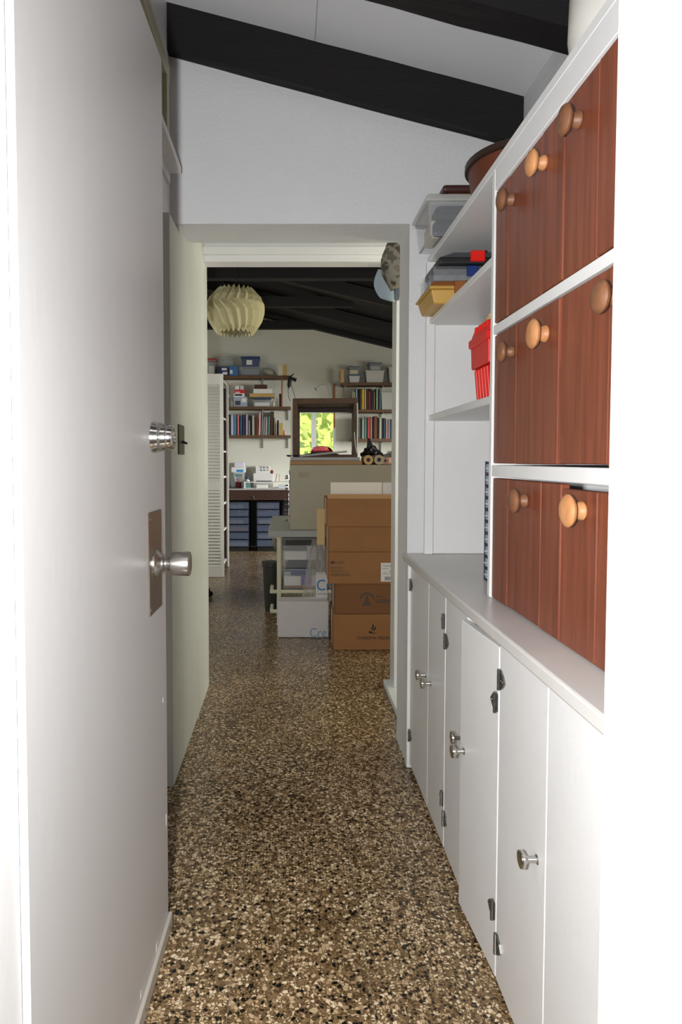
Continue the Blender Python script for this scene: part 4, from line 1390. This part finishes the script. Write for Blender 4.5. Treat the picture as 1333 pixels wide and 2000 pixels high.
tube(b, [(wx(566), 8.95, 2.33), (wx(566), 8.94, 2.33)], 0.006, 8)
mk('hanger', b, M_blackm, hs)

# gooseneck work lamp
gl = thing('gooseneck_lamp', 'thin metal gooseneck lamp clamped beside the right shelves', 'lamp', (wx(652), 9.0, 2.0))
b = BM()
tube(b, [(wx(649), 9.05, 1.90), (wx(648.5), 9.02, 2.02), (wx(645), 9.0, 2.12), (wx(640), 8.99, 2.22), (wx(635), 8.98, 2.245), (wx(628), 8.97, 2.23), (wx(621), 8.96, 2.20)], 0.009, 8)
mk('gooseneck', b, M_greytop, gl)
b = BM()
cyl(b, (wx(621.5), 8.96, 2.20), (wx(617), 8.95, 2.17), 0.012, 0.028, 14)
mk('lamp_head', b, M_greytop, gl)
b = BM()
box(b, wx(647), wx(651), 9.03, 9.197, 1.87, 1.90)
mk('clamp', b, M_greytop, gl)
simple('wood_upright', 'tall thin wooden upright beside the window on the far wall', 'wood strip', mat('orange_wood', ()), (wx(654), wx(657), 9.165, 9.198, 1.66, 2.28))
simple('chisel', 'orange-handled tool hanging above the window', 'tool', mat('orange_handle', (216, 140, 40), .5), (wx(586), wx(591), 9.165, 9.197, 1.925, 2.03), 0.006)
simple('red_tool', 'left red-handled tool hanging above the window', 'tool', m_redP, (wx(606.5), wx(608.5), 9.17, 9.197, 1.96, 2.03))
simple('red_tool', 'right red-handled tool hanging above the window', 'tool', mat('dark_red', (150, 34, 34), .5), (wx(611.5), wx(613.5), 9.17, 9.197, 1.96, 2.03))
bx_rack = thing('tool_rack', 'narrow rail that carries the tools above the window', 'rack', (wx(600), 9.18, 2.03))
bx('rail', M_shelfwood, bx_rack, wx(584), wx(653), 9.18, 9.197, 2.031, 2.05)
bx('rail_label', M_greytop, bx_rack, wx(588), wx(592), 9.178, 9.18, 2.033, 2.045)

# ---- work table with plan chest
tbz = 0.704
tbl = thing('work_table', 'grey-topped cream metal work table under the beige plan chest', 'table', (0.45, 5.4, 0))
bx('table_top', M_greytop, tbl, -0.145, 1.05, 4.75, 6.05, tbz - 0.048, tbz, 0.003)
for x in (-0.082, 0.98):
    for y in (4.77, 6.0):
        bx('leg', M_creammetal, tbl, x, x + 0.03, y, y + 0.03, 0.002, tbz - 0.049)
for z in (0.232, 0.085):
    b = BM()
    box(b, -0.135, 0.98, 4.80, 4.83, z, z + 0.026, 0.008, 2)
    box(b, -0.135, -0.108, 4.83, 5.02, z, z + 0.026, 0.008, 2)
    mk('shelf_rail', b, M_creammetal, tbl)
bx('lower_shelf', mat('dark_shelf', (70, 64, 56), .6), tbl, -0.05, 0.97, 4.835, 5.98, 0.236, 0.252)
bx('rear_panel', mat('dark_shelf', ()), tbl, 0.0, 1.0, 5.7, 5.72, 0.26, 0.65)
lp = thing('rounded_lid', 'pale rounded lid at the left edge under the table', 'lid', (-0.13, 5.05, 0.55))  # a plain plastic lid, gives no light
b = BM()
lathe(b, [(0.02, -0.01), (0.05, 0.0), (0.055, 0.02), (0.03, 0.04)], (-0.105, 5.0, 0.57), (0.9, 0, 0.3), 20)
mk('lid_disc', b, mat('olive_plastic', (120, 112, 90), .5), lp, smooth=True)
bx('lid_tab', m_cr, lp, -0.11, -0.06, 4.98, 5.02, 0.60, 0.655)
pl2 = thing('waste_bucket', 'dark grey-green bucket standing behind the table leg', 'bucket', (-0.142, 5.25, 0))
b = BM()
lathe(b, [(0.042, 0), (0.046, 0.01), (0.062, 0.36), (0.070, 0.365), (0.070, 0.40), (0.062, 0.40)], (-0.142, 5.25, 0.002), n=24)
mk('bucket_body', b, mat('olive_can', (52, 54, 46), .5), pl2, smooth=True)
b = BM()
tube(b, [(-0.142, 5.32, 0.38), (-0.142, 5.335, 0.30), (-0.142, 5.33, 0.22), (-0.142, 5.30, 0.20)], 0.005, 8)
mk('handle', b, mat('olive_can', ()), pl2)

pch = thing('plan_chest', 'beige metal plan chest with chrome drawer pulls standing on the table', 'plan chest', (0.42, 5.3, tbz))
CX0, CX1, CY0, CY1, CZ0, CZ1 = 0.014, 0.95, 4.80, 5.85, tbz + 0.0005, 1.183
bx('chest_body', M_beige, pch, CX0, CX1, CY0, CY1, CZ0, CZ1, 0.003)
for k in range(5):
    z = CZ0 + 0.06 + k * 0.080
    dr = bx('plan_drawer', M_beige, pch, CX0 - 0.006, CX0 - 0.0005, CY0 + 0.03, CY1 - 0.03, z - 0.033, z + 0.043, 0.002)
    for y in (4.93, 5.56):
        b = BM()
        box(b, CX0 - 0.010, CX0 - 0.0065, y - 0.03, y + 0.03, z - 0.012, z + 0.012)
        tube(b, [(CX0 - 0.010, y - 0.024, z), (CX0 - 0.032, y - 0.018, z - 0.004), (CX0 - 0.034, y, z - 0.005), (CX0 - 0.032, y + 0.018, z - 0.004), (CX0 - 0.010, y + 0.024, z)], 0.005, 8)
        mk('drawer_pull', b, M_chrome, dr)
bx('stain', mat('beige_stain', (146, 136, 114), .5), pch, CX0 + 0.06, CX0 + 0.14, CY0 - 0.0006, CY0, 1.09, 1.13)

# things on the plan chest
zc = 1.1835
simple('wooden_board', 'flat tan wooden drawing board lying on the plan chest', 'board', mat('board_wood', (170, 132, 86), .6, var=.15), (0.016, 0.545, 4.82, 5.55, zc, zc + 0.030))
simple('grey_portfolio', 'flat grey portfolio lying on the wooden board', 'portfolio', M_boardgrey, (0.018, 0.530, 4.83, 5.50, zc + 0.0305, zc + 0.056), 0.004)
wf = thing('wooden_crate', 'open brown wooden frame box standing on the plan chest', 'crate', (0.285, 5.05, zc + 0.0565), R(-3.5))
FW, FH, FD = 0.50, 0.452, 0.46
bx('crate_side', M_frame, wf, -FW / 2, -FW / 2 + 0.036, 0, FD, 0, FH, 0.002, local=True)
bx('crate_side', M_frame, wf, FW / 2 - 0.030, FW / 2, 0, FD, 0, FH, 0.002, local=True)
bx('crate_top', M_frame, wf, -FW / 2 + 0.0365, FW / 2 - 0.0305, 0, FD, FH - 0.042, FH, 0.002, local=True)
bx('crate_bottom', M_frame, wf, -FW / 2 + 0.0365, FW / 2 - 0.0305, 0, FD, 0, 0.02, 0.002, local=True)
bx('inner_lip', M_browndark, wf, -FW / 2 + 0.0365, FW / 2 - 0.0305, FD - 0.02, FD, FH - 0.075, FH - 0.0425, local=True)
b = BM()
tube(b, [(FW / 2 - 0.004, -0.004, FH - 0.04), (FW / 2 - 0.002, -0.006, FH * .6), (FW / 2 - 0.004, -0.006, FH * .2), (FW / 2 - 0.006, -0.004, 0.03)], 0.005, 6)
tube(b, [(FW / 2 - 0.026, -0.004, FH * .42), (FW / 2 - 0.018, -0.006, FH * .2), (FW / 2 - 0.008, -0.004, 0.04)], 0.004, 6)
mk('torn_edge', b, M_paper, wf, local=True)
# slanted board, cloth, dark dome, bag, tubes
sbd = simple('slanted_board', 'thin pale grey board lying askew in front of the crate', 'board', M_boardgrey, (0.09, 0.44, 4.86, 5.02, zc + 0.062, zc + 0.076), 0.002)
sbd.rotation_euler = (0, R(-5.5), 0)
sbd.location.z = zc + 0.0745
mdome = thing('black_hat', 'black domed hat lying inside the wooden crate', 'hat', (0.27, 5.2, zc + 0.078))
b = BM()
lathe(b, [(0.135, 0.0), (0.135, 0.004), (0.09, 0.012), (0.08, 0.04), (0.05, 0.062), (0.001, 0.068)], (0.27, 5.21, zc + 0.078), n=28)
mk('hat_shell', b, M_blackm, mdome, smooth=True)
b = BM()
lathe(b, [(0.093, 0.010), (0.0845, 0.03)], (0.27, 5.21, zc + 0.078), n=28, cap0=False, cap1=False)
mk('hat_band', b, M_slategrey, mdome, smooth=True)


def heap(name, part, label, cat, m, c, r, seed, zflat, amp=0.16, sub=3):
    rnd = random.Random(seed)
    t_ = thing(name, label, cat, (c[0], c[1], zflat))
    b_ = BM()
    bmesh.ops.create_icosphere(b_, subdivisions=sub, radius=1)
    ph = [rnd.uniform(0, 6.28) for _ in range(6)]
    for v in b_.verts:
        q = v.co.copy()
        n_ = 1 + amp * (math.sin(5 * q.x + ph[0]) * math.sin(4 * q.y + ph[1]) + 0.6 * math.sin(9 * q.z + 7 * q.x + ph[2]) + 0.4 * math.sin(13 * q.y + ph[3]))
        v.co = Vector((c[0] + q.x * r[0] * n_, c[1] + q.y * r[1] * n_, max(zflat, c[2] + q.z * r[2] * n_)))
    return t_, mk(part, b_, m, t_)


heap('coral_cloth', 'cloth_top', 'coral pink cloth bundled on the slanted board', 'cloth', M_pinkcloth, (0.245, 4.93, zc + 0.112), (0.062, 0.045, 0.026), 3, zc + 0.1045)
heap('red_cloth', 'cloth_fold', 'flat red cloth under the coral bundle', 'cloth', M_redcloth, (0.255, 4.95, zc + 0.100), (0.09, 0.05, 0.006), 5, zc + 0.0975, 0.08)
t_, _ = heap('black_bag', 'bag_heap', 'crumpled black plastic bag on the plan chest beside the crate', 'bag', M_black2, (0.668, 5.20, zc + 0.055), (0.072, 0.10, 0.085), 11, zc + 0.002, 0.22, 4)
b = BM()
hexa(b, (0.615, 0.69, 5.14, 5.18), (0.625, 0.64, 5.15, 5.16), zc + 0.10, zc + 0.205, 0.006)
mk('bag_peak', b, M_black2, t_)
b = BM()
tube(b, [(0.605, 5.07, zc + 0.085), (0.615, 5.09, zc + 0.09), (0.63, 5.14, zc + 0.09)], 0.014, 8)
mk('bag_tail', b, M_black2, t_)
t_, _ = heap('grey_bag', 'film_heap', 'crumpled translucent grey film behind the cardboard tubes', 'plastic film', mat('grey_film', (120, 120, 118), .3, alpha=.7), (0.87, 5.27, zc + 0.05), (0.075, 0.08, 0.06), 17, zc + 0.002, 0.3, 4)
b = BM()
tube(b, [(0.78, 5.2, zc + 0.085), (0.85, 5.2, zc + 0.125)], 0.006, 8)
mk('film_fold', b, M_frost, t_)


def paper_tube(label, x, y0, y1, z, r, m):
    t_ = thing('cardboard_tube', label, 'tube', (x, (y0 + y1) / 2, z - r), group='rolls on the plan chest')
    b_ = BM()
    rings_ = []
    for rr, y in ((r * .42, y1), (r * .42, y0), (r, y0), (r, y1)):
        rings_.append([(x + rr * math.cos(a * math.pi / 12), y, z + rr * math.sin(a * math.pi / 12)) for a in range(24)])
    ring_surface(b_, rings_ + [rings_[0]], False, False)
    mk('roll', b_, m, t_, smooth=True)
    b_ = BM()
    lathe(b_, [(r * .41, 0), (r * .41, 0.01)], (x, y0 + 0.02, z), (0, 1, 0), 20)
    mk('core', b_, M_blackm, t_)


paper_tube('kraft paper roll with a dark core, left of the two on the chest', 0.590, 4.81, 5.0, zc + 0.0355, 0.035, mat('kraft_roll', (196, 158, 108), .7))
paper_tube('pale paper roll with a dark core, right of the two on the chest', 0.668, 4.81, 5.04, zc + 0.0365, 0.036, mat('pale_roll', (176, 160, 132), .7))
rk = thing('pink_roll', 'pinkish rolled paper lying beside the pale roll', 'roll', (0.735, 4.98, zc))
b = BM()
cyl(b, (0.722, 4.86, zc + 0.029), (0.80, 5.15, zc + 0.029), 0.028, n=20)
mk('roll_body', b, mat('pink_paper', (186, 142, 124), .7), rk, smooth=True)
b = BM()
lathe(b, [(0.010, -0.002), (0.010, 0.003)], (0.722, 4.86, zc + 0.029), (0.25, 0.95, 0), 12)
mk('roll_core', b, M_blackm, rk)
sg = thing('sunglasses', 'dark eyeglasses lying at the left corner of the portfolio', 'glasses', (0.03, 4.87, zc + 0.0565))
for k, x in enumerate((0.006, 0.058)):
    b = BM()
    lathe(b, [(0.017, 0), (0.019, 0.003), (0.016, 0.004)], (x, 4.87, zc + 0.064), (0.1, 0.35, 1), 16)
    mk('lens', b, mat('dark_lens', (50, 50, 54), .2), sg)
b = BM()
tube(b, [(0.024, 4.872, zc + 0.068), (0.032, 4.87, zc + 0.072), (0.040, 4.872, zc + 0.068)], 0.003, 6)
mk('bridge', b, M_blackm, sg)

# ---- bins under the table (lower shelf at 0.252)
def under_bin(label, z, h, fill):
    t_ = thing('storage_tray', label, 'storage tray', (0.2, 5.05, z))
    open_bin('tray_body', M_clear, t_, (-0.035, 0.50, 4.87, 5.30), (-0.042, 0.51, 4.86, 5.31), z + 0.0006, z + h, 0.004, 0.008)
    bx('dark_back', mat('dark_shelf', ()), t_, -0.02, 0.48, 5.25, 5.26, z + 0.006, z + h - 0.01)
    for nm, m_, q in fill:
        bx(nm, m_, t_, *q)
    return t_


t1 = under_bin('lower clear tray of paper packs under the table', 0.253, 0.155, [('paper_pack', M_paper, (-0.03, 0.30, 4.89, 5.1, 0.275, 0.345)), ('cardboard_base', M_card, (-0.03, 0.34, 4.88, 5.1, 0.258, 0.274)), ('purple_label', mat('purple_label', (104, 60, 150), .5), (0.098, 0.18, 4.885, 4.889, 0.28, 0.358)),
                                                                      ('blue_pack', mat('deep_blue_pack', (36, 70, 110), .5), (0.02, 0.3, 4.92, 5.2, 0.350, 0.392))])
t2 = under_bin('upper clear tray with a white box under the table', 0.4125, 0.170, [('white_box', M_paper, (-0.028, 0.14, 4.88, 5.1, 0.472, 0.536)), ('printed_box', mat('pale_printed', (186, 180, 190), .5), (0.142, 0.215, 4.88, 5.1, 0.472, 0.575)), ('dark_pad', M_blackm, (0.0, 0.3, 4.89, 5.15, 0.42, 0.47)), ('red_print', m_redP, (0.165, 0.18, 4.878, 4.88, 0.53, 0.56))])

# ---- wrapped white packs in front of the table
Xr = (math.pi / 2, 0, 0)
p1 = thing('wrapped_pack', 'low white carton in clear film with a blue printed word, on the floor', 'carton', (0.1, 4.5, 0))
bx('carton_body', M_foamw, p1, -0.070, 0.276, 4.45, 4.60, 0.003, 0.250, 0.003)
text('print', 'Cre', 0.088, (0.146, 4.4492, 0.006), Xr, M_inkblue, p1, sx=.86)
p2 = thing('wrapped_pack', 'taller narrow white carton in film behind the low one', 'carton', (0.24, 4.65, 0))
bx('carton_body', M_foamw, p2, 0.200, 0.280, 4.61, 4.70, 0.003, 0.412, 0.003)
text('print', 'Cr', 0.112, (0.200, 4.6092, 0.295), Xr, M_inkblue, p2, sx=.85)
bx('print_line', m_tealP, p2, 0.205, 0.275, 4.6088, 4.61, 0.268, 0.2725)


def film(parent, fn, nu, nv, name='film', m=M_film):
    b_ = BM()
    gg = [[b_.verts.new(fn(i / nu, j / nv)) for j in range(nv + 1)] for i in range(nu + 1)]
    for i in range(nu):
        for j in range(nv):
            b_.faces.new((gg[i][j], gg[i + 1][j], gg[i + 1][j + 1], gg[i][j + 1]))
    return mk(name, b_, m, parent, smooth=True)


film(p1, lambda u, v: (-0.071 + 0.349 * u, 4.4465 - 0.006 * abs(math.sin(9 * (u * 0.8 + v * 1.1) + 2 * math.sin(5 * v))) , 0.004 + 0.252 * v), 40, 28)
wr = thing('plastic_wrap', 'loose sheet of clear crinkled wrap draped beside the cardboard boxes', 'plastic wrap', (0.2, 4.6, 0.25))


def drape(u, v):
    w0, w1 = 0.085 + 0.09 * v ** 1.5, 0.278 - 0.01 * v
    x = w0 + (w1 - w0) * u
    z = 0.01 + 0.63 * v
    y = 4.726 + 0.008 * math.sin(11 * u + 6 * v) + 0.005 * math.sin(23 * u - 9 * v) + 0.004 * math.sin(31 * v + 17 * u)
    return (x, y, z + 0.006 * math.sin(9 * u))


film(wr, drape, 36, 44, m=mat('crinkled_wrap', (196, 190, 180), 0.2, alpha=0.42, bump=0.9, bscale=30))

# ---- stack of cardboard boxes
BY0, BY1 = 4.15, 4.56


def card_box(label, x0, x1, z0, z1, m, y0=BY0):
    t_ = thing('cardboard_box', label, 'cardboard box', ((x0 + x1) / 2, (y0 + BY1) / 2, z0), group='stacked cardboard boxes')
    bx('box_body', m, t_, x0, x1, y0, BY1, z0, z1, 0.004, 2)
    bx('tape', mat('pale_tape', (176, 166, 148), .4), t_, x0 - 0.0012, x0 + 0.0005, y0 + 0.17, y0 + 0.23, z0 + 0.002, z1 - 0.004)
    return t_


b5 = card_box('cardboard box with a black flame logo at the bottom of the stack', 0.292, 0.80, 0.002, 0.231, M_card)
text('lettering', 'CHARISMA MEDIA', 0.0285, (0.545, BY0 - 0.0006, 0.071), Xr, M_ink, b5, 'CENTER', 0.92)
b = BM()


def flat_poly(bm_, pts, y):
    A = [bm_.verts.new((x, y, z)) for x, z in pts]
    B = [bm_.verts.new((x, y + 0.0008, z)) for x, z in pts]
    bm_.faces.new(A)
    n_ = len(pts)
    for i in range(n_):
        bm_.faces.new((A[i], A[(i + 1) % n_], B[(i + 1) % n_], B[i]))


fx, fz = 0.545, 0.112
flat_poly(b, [(fx - 0.032, fz + 0.004), (fx - 0.022, fz + 0.014), (fx - 0.014, fz + 0.012), (fx - 0.012, fz + 0.006), (fx + 0.004, fz + 0.002), (fx + 0.024, fz + 0.003), (fx + 0.006, fz - 0.003), (fx - 0.018, fz - 0.002)], BY0 - 0.0007)
flat_poly(b, [(fx - 0.006, fz + 0.012), (fx - 0.012, fz + 0.026), (fx - 0.008, fz + 0.042), (fx + 0.002, fz + 0.066), (fx + 0.004, fz + 0.050), (fx + 0.002, fz + 0.038), (fx - 0.002, fz + 0.028)], BY0 - 0.0007)
flat_poly(b, [(fx + 0.002, fz + 0.012), (fx + 0.004, fz + 0.028), (fx + 0.010, fz + 0.036), (fx + 0.016, fz + 0.048), (fx + 0.018, fz + 0.032), (fx + 0.013, fz + 0.020)], BY0 - 0.0007)
mk('flame_logo', b, M_ink, b5)
b4 = card_box('darker cardboard box with a faded grey logo, second from the floor', 0.303, 0.80, 0.2315, 0.428, M_card2, BY0 + 0.012)
y4 = BY0 + 0.0113
b = BM()
cx, cz, r0, r1 = 0.505, 0.322, 0.036, 0.050
flat_poly(b, [(cx + r1 * math.cos(a), cz + r1 * math.sin(a)) for a in [math.pi * (0.08 + 0.84 * k / 12) for k in range(13)]] + [(cx + r0 * math.cos(a), cz + r0 * math.sin(a)) for a in [math.pi * (0.92 - 0.84 * k / 12) for k in range(13)]], y4)
flat_poly(b, [(cx - 0.014, cz - 0.004), (cx - 0.006, cz + 0.030), (cx + 0.006, cz + 0.030), (cx + 0.014, cz - 0.004), (cx + 0.034, cz - 0.036), (cx - 0.034, cz - 0.036)], y4)
mk('faded_logo', b, M_inkfaint, b4)
b = BM()
for x0, x1, z in ((0.562, 0.605, 0.342), (0.562, 0.700, 0.318), (0.562, 0.695, 0.304)):
    box(b, x0, x1, y4, y4 + 0.001, z, z + 0.009)
mk('faded_print', b, M_inkfaint, b4)
b3 = card_box('cardboard box with a white shipping label, third from the floor', 0.261, 0.80, 0.4285, 0.632, M_card)
text('lettering', 'MPS', 0.026, (0.302, BY0 - 0.0006, 0.556), Xr, M_inkfaint, b3, sx=1.25)
b = BM()
for k in range(4):
    q = k * 0.0065
    flat_poly(b, [(0.272 + q, 0.556 + 0.004 * (k % 2)), (0.2765 + q, 0.556 + 0.004 * (k % 2)), (0.279 + q, 0.566), (0.2765 + q, 0.576 - 0.003 * (k % 2)), (0.272 + q, 0.576 - 0.003 * (k % 2)), (0.2735 + q, 0.566)], BY0 - 0.0007)
mk('box_logo', b, M_ink, b3)
b = BM()
rnd = random.Random(2)
for z, xe in ((0.535, 0.345), (0.528, 0.352), (0.514, 0.342), (0.507, 0.385), (0.493, 0.390), (0.486, 0.398), (0.479, 0.402)):
    x = 0.273
    while x < xe:
        w_ = rnd.uniform(0.006, 0.02)
        box(b, x, min(x + w_, xe), BY0 - 0.0007, BY0 + 0.0003, z, z + 0.0032)
        x += w_ + 0.003
mk('small_print', b, M_inkfaint, b3)
lb = bx('shipping_label', M_paper, b3, 0.592, 0.70, BY0 - 0.0008, BY0 + 0.0005, 0.444, 0.564)
b = BM()
x = 0.617
while x < 0.69:
    w_ = rnd.choice((0.0012, 0.002, 0.003))
    box(b, x, x + w_, BY0 - 0.0014, BY0 - 0.0008, 0.452, 0.476)
    x += w_ + 0.002
for z, x0, x1 in ((0.548, 0.600, 0.66), (0.541, 0.606, 0.68), (0.527, 0.60, 0.64), (0.492, 0.60, 0.695), (0.510, 0.645, 0.69), (0.505, 0.645, 0.69)):
    box(b, x0, x1, BY0 - 0.0014, BY0 - 0.0008, z, z + 0.002)
box(b, 0.608, 0.630, BY0 - 0.0014, BY0 - 0.0008, 0.500, 0.502)
mk('barcode', b, mat('label_grey', (90, 90, 92), .7), lb)
b2 = card_box('plain cardboard box, fourth from the floor', 0.263, 0.80, 0.6325, 0.794, M_card, BY0 + 0.006)
b1 = card_box('plain cardboard box with an opened top flap, highest of the stack', 0.250, 0.80, 0.7945, 0.972, M_card)
b = BM()
hexa(b, (0.252, 0.80, BY0, BY0 + 0.006), (0.250, 0.80, BY0 + 0.045, BY0 + 0.051), 0.9725, 1.000)
mk('flap', b, M_cardlight, b1)
b = BM()
box(b, 0.195, 0.2485, BY0 + 0.26, BY0 + 0.264, 0.645, 0.89)
mk('side_flap', b, mat('pale_flap', (206, 176, 128), .8), b1)
wp = thing('foam_panels', 'white foam boards standing in the top cardboard box', 'foam board', (0.5, 4.25, 0.9725))
bx('panel', mat('cream_foam', (226, 216, 200), .7), wp, 0.275, 0.608, 4.225, 4.245, 0.9728, 1.075, 0.002)
bx('panel', mat('cool_foam', (214, 206, 200), .7), wp, 0.610, 0.78, 4.222, 4.242, 0.9728, 1.074, 0.002)
